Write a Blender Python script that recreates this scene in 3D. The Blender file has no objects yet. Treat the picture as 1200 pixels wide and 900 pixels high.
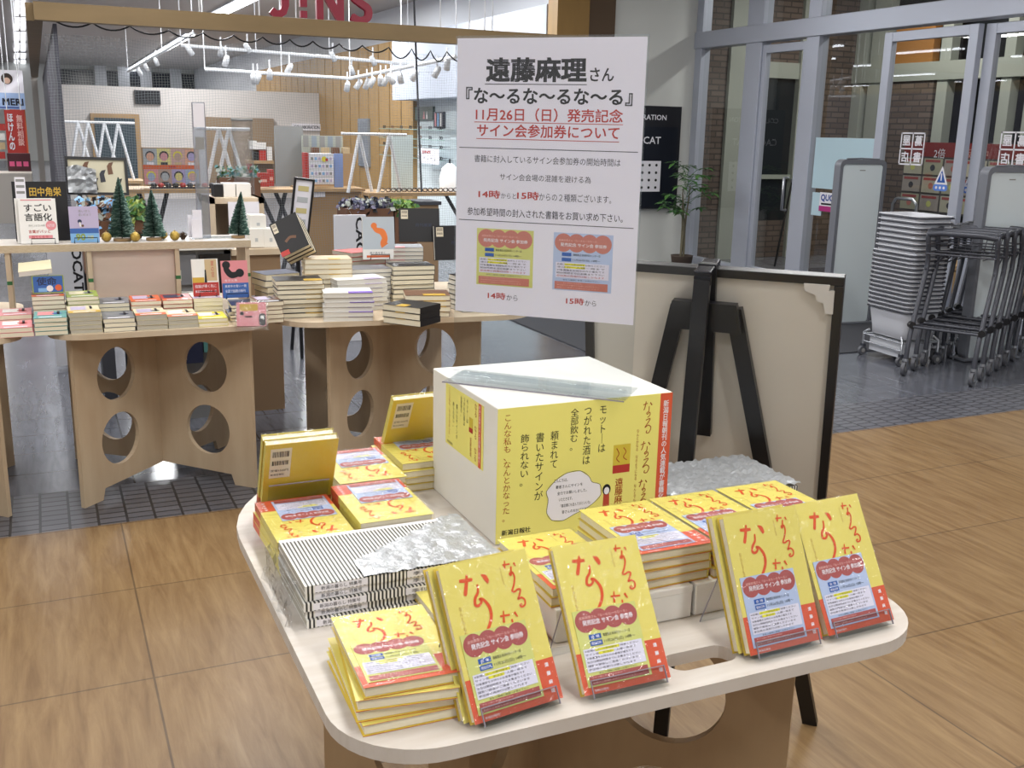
import bpy, math, random
from mathutils import Vector, Matrix
random.seed(7)
sc = bpy.context.scene
COL = sc.collection
PI = math.pi

# ------------------------------------------------------------------ camera
F_PX, PITCH, ROLL, CAM_H, YAW = 1206.0, .242, .022, 1.459, math.radians(24.5)
def _cam_axes():
    c, s = math.cos(PITCH), math.sin(PITCH)
    fw, up, rt = Vector((0, c, -s)), Vector((0, s, c)), Vector((1, 0, 0))
    cr, sr = math.cos(ROLL), math.sin(ROLL)
    Rz = Matrix.Rotation(-YAW, 3, 'Z')
    return Rz @ (cr*rt + sr*up), Rz @ (-sr*rt + cr*up), Rz @ fw
RT, UP, FW = _cam_axes()
cam_data = bpy.data.cameras.new('camera')
cam_data.sensor_width = 36.0
cam_data.lens = 36.0*F_PX/1200
cam_data.clip_start, cam_data.clip_end = .05, 200
cam = bpy.data.objects.new('camera', cam_data)
COL.objects.link(cam)
m3 = Matrix((RT, UP, -FW)).transposed()
cam.matrix_world = Matrix.Translation((0, 0, CAM_H)) @ m3.to_4x4()
sc.camera = cam

# ------------------------------------------------------------------ view, world, light
sc.view_settings.view_transform = 'Standard'
sc.view_settings.look = 'None'
sc.view_settings.gamma = 1.0
sc.view_settings.use_curve_mapping = False
sc.view_settings.exposure = 0.0
w = bpy.data.worlds.new('world'); sc.world = w; w.use_nodes = True
w.node_tree.nodes['Background'].inputs[0].default_value = (.93, .96, 1, 1)
w.node_tree.nodes['Background'].inputs[1].default_value = .75
sc.cycles.max_bounces = 8
sc.cycles.transparent_max_bounces = 24
sc.cycles.caustics_reflective = False
sc.cycles.caustics_refractive = False
sc.cycles.use_denoising = True
sc.cycles.sample_clamp_indirect = 4.0

CEIL = 3.4
def area(x, y, sx, sy, power, z=CEIL-.09, col=(1, .985, .955)):
    l = bpy.data.lights.new('ceiling_lamp', 'AREA'); l.shape = 'RECTANGLE'
    l.size, l.size_y, l.energy, l.color = sx, sy, power, col
    o = bpy.data.objects.new('ceiling_lamp', l); o.location = (x, y, z); COL.objects.link(o)
for x in (-1.6, 1.1, 3.9):
    for y in (-.6, 1.9, 4.5, 7.2):
        area(x, y, .25, 1.3, 40)
for x, y in ((1.4, 11.5), (3.9, 11.5), (1.4, 15.5), (3.9, 15.5), (2.6, 19.5)):
    area(x, y, .25, 2.4, 120, col=(.96, .98, 1))
for x, y in ((-2.5, 13), (-1.5, 24), (3, 27), (2, 34)):
    area(x, y, .4, 4, 220, col=(1, .98, .95))

for y in (6.0, 8.6):
    area(8.1, y, .2, 1.0, 42)          # lamps added to brighten the entrance vestibule, no fixtures there

# ------------------------------------------------------------------ picture point -> place
def ray(x, y): return (x-600)/F_PX*RT - (y-450)/F_PX*UP + FW
O = Vector((0, 0, CAM_H))
def pz(x, y, z): d = ray(x, y); return O + d*((z-CAM_H)/d.z)
def pv(x, y, Y): d = ray(x, y); return O + d*(Y/d.y)
def pu(x, y, X): d = ray(x, y); return O + d*(X/d.x)

# ------------------------------------------------------------------ materials
def lin(c):
    if isinstance(c, str):
        c = c.lstrip('#'); c = [int(c[i:i+2], 16)/255 for i in (0, 2, 4)]
    return tuple((a/12.92 if a <= .04045 else ((a+.055)/1.055)**2.4) for a in c) + (1,)
MATS = {}
def nd(nt, t, **k):
    n = nt.nodes.new(t)
    for a, b in k.items(): setattr(n, a, b)
    return n
def mat(name, col, rough=.55, metal=0., spec=.4, noise=0., nscale=20., stretch=(1, 1, 1), col2=None, bump=0., bscale=60., emit=0.):
    if name in MATS: return MATS[name]
    m = bpy.data.materials.new(name); m.use_nodes = True; nt = m.node_tree
    b = nt.nodes['Principled BSDF']
    b.inputs['Base Color'].default_value = lin(col)
    b.inputs['Roughness'].default_value = rough
    b.inputs['Metallic'].default_value = metal
    b.inputs['Specular IOR Level'].default_value = spec
    if emit:
        b.inputs['Emission Color'].default_value = lin(col); b.inputs['Emission Strength'].default_value = emit
    if noise or bump:
        tc = nd(nt, 'ShaderNodeTexCoord'); mp = nd(nt, 'ShaderNodeMapping'); mp.inputs['Scale'].default_value = stretch
        nt.links.new(tc.outputs['Object'], mp.inputs[0])
    if noise:
        nz = nd(nt, 'ShaderNodeTexNoise'); nz.inputs['Scale'].default_value = nscale; nz.inputs['Detail'].default_value = 6
        nt.links.new(mp.outputs[0], nz.inputs['Vector'])
        rmp = nd(nt, 'ShaderNodeValToRGB')
        rmp.color_ramp.elements[0].position = .5-.25; rmp.color_ramp.elements[1].position = .5+.25
        c1 = lin(col); c2 = lin(col2) if col2 else tuple(x*(1-noise) for x in c1[:3])+(1,)
        rmp.color_ramp.elements[0].color = c2; rmp.color_ramp.elements[1].color = c1
        nt.links.new(nz.outputs[0], rmp.inputs[0]); nt.links.new(rmp.outputs[0], b.inputs['Base Color'])
    if bump:
        nb = nd(nt, 'ShaderNodeTexNoise'); nb.inputs['Scale'].default_value = bscale; nb.inputs['Detail'].default_value = 4
        nt.links.new(mp.outputs[0], nb.inputs['Vector'])
        bp = nd(nt, 'ShaderNodeBump'); bp.inputs['Strength'].default_value = bump; bp.inputs['Distance'].default_value = .01
        nt.links.new(nb.outputs[0], bp.inputs['Height']); nt.links.new(bp.outputs[0], b.inputs['Normal'])
    MATS[name] = m
    return m
def clear(name, tint=(1, 1, 1), gloss=.05, fres=1.45, rough=.03, bump=0., bscale=40.):
    """clear sheet: see-through with a reflective surface"""
    if name in MATS: return MATS[name]
    m = bpy.data.materials.new(name); m.use_nodes = True; nt = m.node_tree
    nt.nodes.remove(nt.nodes['Principled BSDF']); out = nt.nodes['Material Output']
    tr = nd(nt, 'ShaderNodeBsdfTransparent'); tr.inputs[0].default_value = tuple(tint)+(1,)
    gl = nd(nt, 'ShaderNodeBsdfGlossy'); gl.inputs['Roughness'].default_value = rough
    fr = nd(nt, 'ShaderNodeLayerWeight'); fr.inputs[0].default_value = .5
    pw = nd(nt, 'ShaderNodeMath', operation='POWER'); pw.inputs[1].default_value = 4.0; nt.links.new(fr.outputs['Facing'], pw.inputs[0])
    ad = nd(nt, 'ShaderNodeMath', operation='MULTIPLY_ADD'); ad.inputs[1].default_value = fres-1; ad.inputs[2].default_value = gloss; ad.use_clamp = True
    mx = nd(nt, 'ShaderNodeMixShader')
    nt.links.new(pw.outputs[0], ad.inputs[0]); nt.links.new(ad.outputs[0], mx.inputs[0])
    nt.links.new(tr.outputs[0], mx.inputs[1]); nt.links.new(gl.outputs[0], mx.inputs[2]); nt.links.new(mx.outputs[0], out.inputs[0])
    if bump:
        tc = nd(nt, 'ShaderNodeTexCoord'); nb = nd(nt, 'ShaderNodeTexNoise'); nb.inputs['Scale'].default_value = bscale
        nb.inputs['Detail'].default_value = 3; nb.inputs['Distortion'].default_value = 1.5
        nt.links.new(tc.outputs['Object'], nb.inputs['Vector'])
        bp = nd(nt, 'ShaderNodeBump'); bp.inputs['Strength'].default_value = bump; bp.inputs['Distance'].default_value = .02
        nt.links.new(nb.outputs[0], bp.inputs['Height'])
        nt.links.new(bp.outputs[0], gl.inputs['Normal']); nt.links.new(bp.outputs[0], fr.inputs['Normal'])
    MATS[name] = m
    return m

def grid_floor(name, c1, c2, mortar, bw, rh, msize, rough, off=(0, 0), swap=True, offset=.5, spec=.5, grain=True, graincol=None, bumpy=0, rvar=.12):
    m = bpy.data.materials.new(name); m.use_nodes = True; nt = m.node_tree; b = nt.nodes['Principled BSDF']
    tc = nd(nt, 'ShaderNodeTexCoord'); sp = nd(nt, 'ShaderNodeSeparateXYZ'); cb = nd(nt, 'ShaderNodeCombineXYZ')
    mp = nd(nt, 'ShaderNodeMapping'); mp.inputs['Location'].default_value = (off[0], off[1], 0)
    nt.links.new(tc.outputs['Object'], sp.inputs[0])
    a, c = ('Y', 'X') if swap else ('X', 'Y')
    nt.links.new(sp.outputs[a], cb.inputs[0]); nt.links.new(sp.outputs[c], cb.inputs[1])
    nt.links.new(cb.outputs[0], mp.inputs[0])
    br = nd(nt, 'ShaderNodeTexBrick'); br.offset = offset; br.inputs['Scale'].default_value = 1
    br.inputs['Brick Width'].default_value = bw; br.inputs['Row Height'].default_value = rh
    br.inputs['Mortar Size'].default_value = msize; br.inputs['Mortar Smooth'].default_value = .1
    br.inputs['Color1'].default_value = lin(c1); br.inputs['Color2'].default_value = lin(c2); br.inputs['Mortar'].default_value = lin(mortar)
    nt.links.new(mp.outputs[0], br.inputs['Vector'])
    col = br.outputs['Color']
    if grain:
        mg = nd(nt, 'ShaderNodeMapping'); mg.inputs['Scale'].default_value = (13, 1.5, 1)
        nt.links.new(tc.outputs['Object'], mg.inputs[0])
        nz = nd(nt, 'ShaderNodeTexNoise'); nz.inputs['Scale'].default_value = 2.2; nz.inputs['Detail'].default_value = 9; nz.inputs['Roughness'].default_value = .62; nz.inputs['Distortion'].default_value = .45
        nt.links.new(mg.outputs[0], nz.inputs['Vector'])
        rp = nd(nt, 'ShaderNodeValToRGB'); rp.color_ramp.elements[0].position = .3; rp.color_ramp.elements[1].position = .68
        rp.color_ramp.elements[0].color = lin(graincol or '#a0a0a0'); rp.color_ramp.elements[1].color = (1, 1, 1, 1)
        nt.links.new(nz.outputs[0], rp.inputs[0])
        mx = nd(nt, 'ShaderNodeMix', data_type='RGBA', blend_type='MULTIPLY'); mx.inputs[0].default_value = .75
        nt.links.new(col, mx.inputs[6]); nt.links.new(rp.outputs[0], mx.inputs[7]); col = mx.outputs[2]
        rr = nd(nt, 'ShaderNodeMapRange'); rr.inputs[3].default_value = rough+rvar; rr.inputs[4].default_value = rough-.05
        nt.links.new(nz.outputs[0], rr.inputs[0]); nt.links.new(rr.outputs[0], b.inputs['Roughness'])
    else:
        b.inputs['Roughness'].default_value = rough
    nt.links.new(col, b.inputs['Base Color'])
    b.inputs['Specular IOR Level'].default_value = spec
    if bumpy:
        bp = nd(nt, 'ShaderNodeBump'); bp.inputs['Strength'].default_value = bumpy; bp.inputs['Distance'].default_value = .004; bp.invert = True
        nt.links.new(br.outputs['Fac'], bp.inputs['Height']); nt.links.new(bp.outputs[0], b.inputs['Normal'])
    return m

WHITE = mat('white_paint', '#e4e2dc', .6, noise=.05, nscale=6)
PAPER = mat('white_paper', '#e9e7ee', .55)
CARD = mat('white_card', '#e2e0da', .6)
BLACK = mat('black_ink', '#16161a', .6)
NAVY = mat('navy_ink', '#1d2030', .6)
RED = mat('red_ink', '#b03028', .6)
YEL = mat('yellow_cover', '#dccf6a', .38, spec=.45)
YELBACK = mat('yellow_back_cover', '#d3b740', .38)
ORANGE = mat('orange_red_cover', '#d2583a', .38)
STROKE = mat('orange_brush_ink', '#d4501f', .5)
STROKEB = mat('brown_brush_ink', '#a2501f', .5)
TXTO = mat('small_orange_ink', '#a8752e', .5)
PAGE = mat('cream_pages', '#e8e0c8', .75, noise=.08, nscale=160, stretch=(.05, .05, 6))
PAGEW = mat('white_pages', '#dcd9d0', .75, noise=.12, nscale=160, stretch=(.05, .05, 6))
PAGEG = mat('grey_pages', '#b9b4a6', .75, noise=.12, nscale=160, stretch=(.05, .05, 6))
TICKY = mat('pale_green_slip', '#c9cc76', .5)
TICKB = mat('pale_blue_slip', '#aebfe0', .5)
MAROON = mat('maroon_print', '#a3504e', .5)
SALMON = mat('salmon_print', '#bd7466', .5)
BLUE = mat('blue_print', '#2557a8', .5)
LAV = mat('lavender_print', '#d9d8ea', .5)
HILITE = mat('yellow_highlight', '#e6e23c', .5)
FILM = clear('shrink_film', gloss=.035, fres=1.3, rough=.1, bump=.42, bscale=28)
BAG = clear('plastic_bag', tint=(.93, .94, .95), gloss=.12, fres=1.4, rough=.16, bump=1.0, bscale=34)
ACRYL = clear('clear_acrylic', tint=(.93, .95, .96), gloss=.04, rough=.02)
ACRYLE = mat('acrylic_edge', '#8f8a94', .2, spec=.6)
GLASS = clear('window_glass', tint=(.86, .88, .87), gloss=.09, fres=1.5, rough=.0)
PLYTOP = mat('white_washed_plywood', '#cdc7c0', .5, noise=.12, nscale=7, stretch=(1, 7, 1), col2='#beb5aa')
PLYEDGE = mat('plywood_edge', '#cdbfa8', .6, noise=.3, nscale=60, stretch=(1, 1, 12), col2='#ad9a7e')
PLY = mat('birch_plywood', '#c8b599', .55, noise=.2, nscale=2.6, stretch=(3.2, 3.2, .7), col2='#b0977a')
PLYD = mat('brown_plywood', '#ad9573', .55, noise=.2, nscale=3, stretch=(3.2, 3.2, .7), col2='#997d5e')
PLYL = mat('light_plywood', '#cdbda6', .55, noise=.2, nscale=3, stretch=(3, 3, .6), col2='#bba88d')
BLKPAINT = mat('black_painted_wood', '#17171a', .35, spec=.5)
STEEL = mat('brushed_steel', '#b9bcc2', .3, metal=.9)
WIRE = mat('black_wire', '#111114', .4)
GOLD = mat('gold_glitter', '#b79a4c', .3, metal=.7, bump=.5, bscale=300)
WOODL = mat('light_wood', '#b5946a', .55, noise=.25, nscale=4, stretch=(1, 1, .3))
WOODB = mat('beam_wood', '#8c744f', .55, noise=.25, nscale=5, stretch=(.3, 1, 1))
GREY = mat('grey_paint', '#8d8d8b', .6)
DGREY = mat('dark_grey', '#3c3d44', .6)
WMETAL = mat('white_metal', '#e3e5e8', .4)
ALU = mat('window_aluminium', '#b7bcc9', .38, metal=.25, spec=.5)

# ------------------------------------------------------------------ mesh helpers
_tc = {}
def _curve_mesh(cu):
    o = bpy.data.objects.new('tmp', cu); COL.objects.link(o)
    dg = bpy.context.evaluated_depsgraph_get(); ev = o.evaluated_get(dg); m = ev.to_mesh()
    vs = [tuple(v.co) for v in m.vertices]; fs = [tuple(p.vertices) for p in m.polygons]
    ev.to_mesh_clear(); bpy.data.objects.remove(o); bpy.data.curves.remove(cu)
    return vs, fs
def text_mesh(s, bold=0., extrude=0., vertical=False, space=1.):
    key = (s, bold, extrude, vertical, space)
    if key not in _tc:
        cu = bpy.data.curves.new('t', 'FONT'); cu.body = '\n'.join(s) if vertical else s
        cu.resolution_u = 2; cu.extrude = extrude; cu.align_x = 'CENTER' if vertical else 'LEFT'
        cu.space_character = space
        if vertical: cu.space_line = .96
        vs, fs = _curve_mesh(cu)
        if bold:
            V, Fc = [], []
            for i, (dx, dy) in enumerate(((-1, -1), (1, -1), (-1, 1), (1, 1))):
                Fc += [tuple(len(V)+j for j in f) for f in fs]; V += [(x+dx*bold, y+dy*bold, z+i*1e-5) for x, y, z in vs]
            vs, fs = V, Fc
        _tc[key] = (vs, fs)
    return _tc[key]
def plate_mesh(loops, t):
    cu = bpy.data.curves.new('p', 'CURVE'); cu.dimensions = '2D'; cu.fill_mode = 'BOTH'; cu.extrude = t/2
    for lp in loops:
        s = cu.splines.new('POLY'); s.points.add(len(lp)-1); s.use_cyclic_u = True
        for p, q in zip(s.points, lp): p.co = (q[0], q[1], 0, 1)
    return _curve_mesh(cu)
def rrect(x0, y0, x1, y1, r, n=8):
    out = []
    for cx, cy, a0 in ((x1-r, y0+r, -90), (x1-r, y1-r, 0), (x0+r, y1-r, 90), (x0+r, y0+r, 180)):
        for i in range(n+1):
            a = math.radians(a0+90*i/n); out.append((cx+r*math.cos(a), cy+r*math.sin(a)))
    return out
def circ(cx, cy, r, n=32, ry=None):
    return [(cx+r*math.cos(2*PI*i/n), cy+(ry or r)*math.sin(2*PI*i/n)) for i in range(n)]
def frame(o, ex, ey):
    ex, ey = Vector(ex).normalized(), Vector(ey).normalized(); n = ex.cross(ey)
    M = Matrix((ex, ey, n)).transposed().to_4x4(); M.translation = Vector(o); return M

class MB:
    def __init__(s): s.v, s.f, s.m, s.s, s.mats = [], [], [], [], []
    def mi(s, m):
        if m not in s.mats: s.mats.append(m)
        return s.mats.index(m)
    def add(s, vs, fs, m, smooth=False, M=None):
        b = len(s.v); k = s.mi(m)
        s.v += [tuple(M @ Vector(v)) if M is not None else tuple(v) for v in vs]
        for f in fs: s.f.append(tuple(b+i for i in f)); s.m.append(k); s.s.append(smooth)
        return s
    def box(s, x0, x1, y0, y1, z0, z1, m, M=None):
        vs = [(x0, y0, z0), (x1, y0, z0), (x1, y1, z0), (x0, y1, z0), (x0, y0, z1), (x1, y0, z1), (x1, y1, z1), (x0, y1, z1)]
        return s.add(vs, [(0, 3, 2, 1), (4, 5, 6, 7), (0, 1, 5, 4), (1, 2, 6, 5), (2, 3, 7, 6), (3, 0, 4, 7)], m, M=M)
    def plate(s, loops, t, m, M=None, z=0.):
        vs, fs = plate_mesh(loops, t)
        return s.add([(x, y, zz+z) for x, y, zz in vs], fs, m, M=M)
    def poly(s, pts, m, M=None, z=0.):
        return s.add([(p[0], p[1], p[2] if len(p) > 2 else z) for p in pts], [tuple(range(len(pts)))], m, M=M)
    def rect(s, x0, y0, x1, y1, m, M=None, z=0.): return s.poly([(x0, y0), (x1, y0), (x1, y1), (x0, y1)], m, M, z)
    def disc(s, cx, cy, r, m, M=None, z=0., n=24, ry=None): return s.poly(circ(cx, cy, r, n, ry), m, M, z)
    def text(s, t, x0, y0, x1, y1, m, M=None, z=0., bold=0., vertical=False, extrude=0., keep=False, rot=0):
        vs, fs = text_mesh(t, bold, extrude, vertical)
        if rot: vs = [(-y, x, zz) if rot > 0 else (y, -x, zz) for x, y, zz in vs]
        ax, bx = min(v[0] for v in vs), max(v[0] for v in vs); ay, by = min(v[1] for v in vs), max(v[1] for v in vs)
        sx, sy = (x1-x0)/max(bx-ax, 1e-6), (y1-y0)/max(by-ay, 1e-6)
        if keep: sx = sy = min(sx, sy)
        return s.add([(x0+(v[0]-ax)*sx, y0+(v[1]-ay)*sy, z+v[2]) for v in vs], fs, m, M=M)
    def ribbon(s, pts, wd, m, M=None, z=0., sub=6):
        P = [Vector(p[:2]) for p in pts]; W = [(p[2] if len(p) > 2 else wd) for p in pts]
        if len(P) > 2:
            Q, V = [], []
            for i in range(len(P)-1):
                a, b, c, d = P[max(i-1, 0)], P[i], P[i+1], P[min(i+2, len(P)-1)]
                for k in range(sub):
                    t = k/sub
                    Q.append(.5*((2*b)+(c-a)*t+(2*a-5*b+4*c-d)*t*t+(3*b-a-3*c+d)*t**3)); V.append(W[i]+(W[i+1]-W[i])*t)
            Q.append(P[-1]); V.append(W[-1]); P, W = Q, V
        vs, fs = [], []
        for i, p in enumerate(P):
            d = (P[min(i+1, len(P)-1)]-P[max(i-1, 0)]); d = d.normalized() if d.length else Vector((1, 0)); n = Vector((-d.y, d.x))*W[i]/2
            vs += [(p.x+n.x, p.y+n.y, z), (p.x-n.x, p.y-n.y, z)]
            if i: fs.append((2*i-2, 2*i-1, 2*i+1, 2*i))
        return s.add(vs, fs, m, M=M)
    def tube(s, pts, r, m, n=8, M=None, cap=True, closed=False):
        P = [Vector(p) for p in pts]; vs, fs = [], []; ref = None
        R = r if isinstance(r, (list, tuple)) else [r]*len(P)
        for i, p in enumerate(P):
            if closed: d = (P[(i+1) % len(P)]-P[i-1]).normalized()
            else: d = (P[min(i+1, len(P)-1)]-P[max(i-1, 0)]).normalized()
            if ref is None: ref = d.orthogonal().normalized()
            a = (ref-d*ref.dot(d)); a = a.normalized() if a.length > 1e-6 else d.orthogonal().normalized(); ref = a; b = d.cross(a)
            for k in range(n): t = 2*PI*k/n; vs.append(p+(a*math.cos(t)+b*math.sin(t))*R[i])
        L = len(P)
        for i in range(L if closed else L-1):
            j = (i+1) % L
            for k in range(n): fs.append((i*n+k, i*n+(k+1) % n, j*n+(k+1) % n, j*n+k))
        s.add(vs, fs, m, True, M)
        if cap and not closed:
            s.add(vs[:n], [tuple(reversed(range(n)))], m, False, M); s.add(vs[-n:], [tuple(range(n))], m, False, M)
        return s
    def lathe(s, prof, m, n=20, M=None):
        vs, fs = [], []
        for r, z in prof:
            for k in range(n): t = 2*PI*k/n; vs.append((r*math.cos(t), r*math.sin(t), z))
        for i in range(len(prof)-1):
            for k in range(n): fs.append((i*n+k, i*n+(k+1) % n, (i+1)*n+(k+1) % n, (i+1)*n+k))
        return s.add(vs, fs, m, True, M)
    def ball(s, c, r, m, n=14, sz=1.):
        prof = [(max(r*math.sin(PI*i/8), 1e-5), -r*sz*math.cos(PI*i/8)) for i in range(9)]
        return s.lathe(prof, m, n, Matrix.Translation(c))
    def build(s, name, parent=None, loc=None, rot=None, bevel=0., M=None):
        me = bpy.data.meshes.new(name); me.from_pydata(s.v, [], s.f)
        for m in s.mats: me.materials.append(m)
        me.polygons.foreach_set('material_index', s.m); me.polygons.foreach_set('use_smooth', s.s); me.update()
        o = bpy.data.objects.new(name, me); COL.objects.link(o)
        if parent is not None: o.parent = parent
        if loc is not None: o.location = loc
        if rot is not None: o.rotation_euler = rot
        if M is not None: o.matrix_local = M
        if bevel:
            b = o.modifiers.new('b', 'BEVEL'); b.width = bevel; b.segments = 2; b.limit_method = 'ANGLE'; b.angle_limit = math.radians(50)
        return o
def tag(o, label=None, cat=None, group=None, kind=None):
    if label: o['label'] = label
    if cat: o['category'] = cat
    if group: o['group'] = group
    if kind: o['kind'] = kind
    return o
def thing(name, label, cat, loc=(0, 0, 0), rotz=0., group=None, M=None):
    o = bpy.data.objects.new(name, None); COL.objects.link(o); o.empty_display_size = .05
    o.location = loc; o.rotation_euler = (0, 0, rotz)
    if M is not None: o.matrix_local = M
    return tag(o, label, cat, group)
def struct(o): o['kind'] = 'structure'; return o
def clone(o, M, label=None, group=None):
    r = o.copy(); COL.objects.link(r); r.matrix_local = M
    if label: r['label'] = label
    if group: r['group'] = group
    for ch in list(o.children):
        c = ch.copy(); COL.objects.link(c); c.parent = r
        for g in list(ch.children):
            d = g.copy(); COL.objects.link(d); d.parent = c
    return r
def place(x, y, z, yaw=0.): return Matrix.Translation((x, y, z)) @ Matrix.Rotation(yaw, 4, 'Z')
ORD = ['topmost', 'second from top', 'third from top', 'fourth from top', 'fifth from top', 'sixth from top', 'seventh from top', 'eighth from top', 'ninth from top', 'tenth from top']
ORD += [f'{w} from top' for w in ('eleventh', 'twelfth', 'thirteenth', 'fourteenth', 'fifteenth', 'sixteenth', 'seventeenth', 'eighteenth', 'nineteenth', 'twentieth', 'twenty-first', 'twenty-second', 'twenty-third')]

# ================================================================== THE SETTING
FLOORW = grid_floor('wood_look_floor', '#957a55', '#8c7352', '#6a563e', .6, 1.855, .003, .32, off=(-.275, -.175), offset=.0, graincol='#b4a08c', spec=.4)
FLOORT = grid_floor('grey_slate_tiles', '#6a6c74', '#636670', '#3c3e44', .3, .6, .004, .2, off=(-.25, .34), offset=.5, graincol='#a8a8ac', spec=.5, rvar=.05)
FLOORM = grid_floor('dark_mosaic_tiles', '#5c5d64', '#66676e', '#2a2b30', .052, .1, .005, .36, off=(0, 0), offset=.5, grain=False, bumpy=.3)
FLOORS = grid_floor('pale_store_tiles', '#85868c', '#7f8086', '#66676c', .6, .6, .004, .25, offset=.0, graincol='#d0d0d0', rvar=.05)
BRICK = grid_floor('brown_brick', '#716258', '#5e5047', '#4a423d', .21, .065, .009, .75, swap=False, grain=False, bumpy=.5)
def remap_brick(m):   # bricks on an upright wall: run across X+Y and up Z
    nt = m.node_tree
    sp = next(n for n in nt.nodes if n.bl_idname == 'ShaderNodeSeparateXYZ'); cb = next(n for n in nt.nodes if n.bl_idname == 'ShaderNodeCombineXYZ')
    ad = nd(nt, 'ShaderNodeMath', operation='ADD')
    nt.links.new(sp.outputs['X'], ad.inputs[0]); nt.links.new(sp.outputs['Y'], ad.inputs[1])
    nt.links.new(ad.outputs[0], cb.inputs[0]); nt.links.new(sp.outputs['Z'], cb.inputs[1])
remap_brick(BRICK)
CEILM = mat('grey_ceiling', '#c2bcb8', .8)
TUBE = mat('lit_tube', '#f4f8ff', .5, emit=9.0)
NIGHT = mat('night_outside', '#15181d', .4)
PALEF = mat('pale_outer_frame', '#a9ada2', .5)
WALLW = mat('plain_white_wall', '#d5d6d2', .65)
WALLB = mat('white_pegboard', '#cfc9c4', .6, noise=.08, nscale=5)
WALLU = mat('white_upper_wall', '#dcdee2', .6)

def slab(name, x0, x1, y0, y1, z0, z1, m, parent=None): return MB().box(x0, x1, y0, y1, z0, z1, m).build(name, parent)
struct(slab('floor', -7, 10, -4, 3.885, -.05, 0, FLOORW))
struct(slab('floor_mosaic', -7, 10, 3.885, 4.33, -.05, 0, FLOORM))
struct(slab('floor_tiles', -7, 10, 4.33, 9.3, -.05, 0, FLOORT))
struct(slab('floor_store', -29, 10, 9.3, 43, -.05, 0, FLOORS))
struct(slab('ceiling', -29, 12, -5, 43, CEIL, CEIL+.1, CEILM))
fw_ = struct(slab('wall_back', -29, 12, 42, 42.2, 0, CEIL, WALLW))
a, b = pv(60, 80, 41.95), pv(256, 104, 41.95)
wm = MB(); wm.box(a.x, b.x, 41.9, 42, 2.55, 3.25, mat('dark_strip_glass', '#2a2d36', .2))
struct(wm.build('window_1'))
for i, x in enumerate((118, 145, 171, 206)):
    p = pv(x, 90, 41.8); struct(slab(f'trim_{i+10}', p.x-.2, p.x+.2, 41.75, 41.9, 2.3, 3.4, WMETAL))
struct(slab('wall_left', -29, -28.8, -5, 42, 0, CEIL, WALLW))

# eyewear store shell
struct(slab('wall_store_back', .3, 5.35, 21.5, 21.6, 0, 2.1, WALLB))
plank = MB(); y = 15.6
WOODP = mat('gold_wood_panel', '#a3804a', .5, noise=.2, nscale=3, stretch=(3, 3, .4))
WOODPD = mat('dark_gap', '#3a2d20', .7)
while y < 28:
    plank.box(5.33, 5.4, y, y+.56, 0, 2.8, WOODP); y += .6
plank.box(5.41, 5.44, 15.6, 28, 0, 2.8, WOODPD)
struct(plank.build('wall_wood_panels'))
struct(slab('wall_right_upper', 5.62, 5.7, 10.1, 42, 0, CEIL, WALLU))
struct(slab('trim_bulkhead', 5.0, 5.6, 10.3, 15.6, 1.86, 2.75, mat('blue_grey_bulkhead', '#b4bac6', .6)))
struct(slab('wall_right_display', 5.4, 5.55, 10.3, 15.6, 0, 1.86, mat('cool_white_display_wall', '#d8e2e4', .5)))
struct(slab('wall_white', 5.66, 6.9, 10.06, 10.2, 0, CEIL, WALLW))
struct(slab('trim_wood_post', 4.97, 5.34, 9.98, 10.2, 0, CEIL, WOODP))
struct(slab('trim_brown_post', 5.34, 5.66, 10.0, 10.2, 0, CEIL, mat('dark_brown_panel', '#5d4a38', .6)))
bm_ = MB()
bm_.box(.06, 4.97, 9.2, 9.32, 2.21, 2.345, WOODB)
bm_.box(.0, .12, 9.32, 21.5, 2.21, 2.345, WOODB)
struct(bm_.build('trim_store_beam'))
struct(slab('trim_left_post', .0, .1, 21.3, 21.5, 0, 2.21, mat('pale_post', '#bdb6ad', .6)))
struct(slab('wall_left_screen', .19, .22, 9.35, 21.3, 0, 2.2, mat('dark_mesh_screen', '#50505a', .7)))

# window wall at the entrance
W = 6.72
def mull(mb, y0, y1, z0, z1, d=.1): mb.box(W, W+d, y0, y1, z0, z1, ALU)
fr = MB()
for y0, y1 in ((9.94, 10.06), (8.88, 9.14), (8.02, 8.2), (4.3, 4.5)): mull(fr, y0, y1, 0, CEIL, .12)
fr.box(W-.02, W+.14, 4.3, 10.06, 2.37, 2.54, ALU)
fr.box(W, W+.1, 4.3, 10.06, 3.3, CEIL, ALU)
fr.box(W, W+.1, 9.14, 9.94, 0, .1, ALU); fr.box(W, W+.1, 7.2, 8.02, 0, .1, ALU)
wf = struct(fr.build('window_2', bevel=.006))
g = MB()
for y0, y1, z0, z1 in ((9.14, 9.94, .1, 2.37), (7.2, 8.02, .1, 2.37), (9.14, 9.94, 2.54, 3.3), (8.2, 8.88, 2.54, 3.3), (4.5, 8.02, 2.54, 3.3)):
    g.rect(y0, z0, y1, z1, GLASS, frame((W+.05, 0, 0), (0, 1, 0), (0, 0, 1)))
g.build('window_glass', wf)
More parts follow.
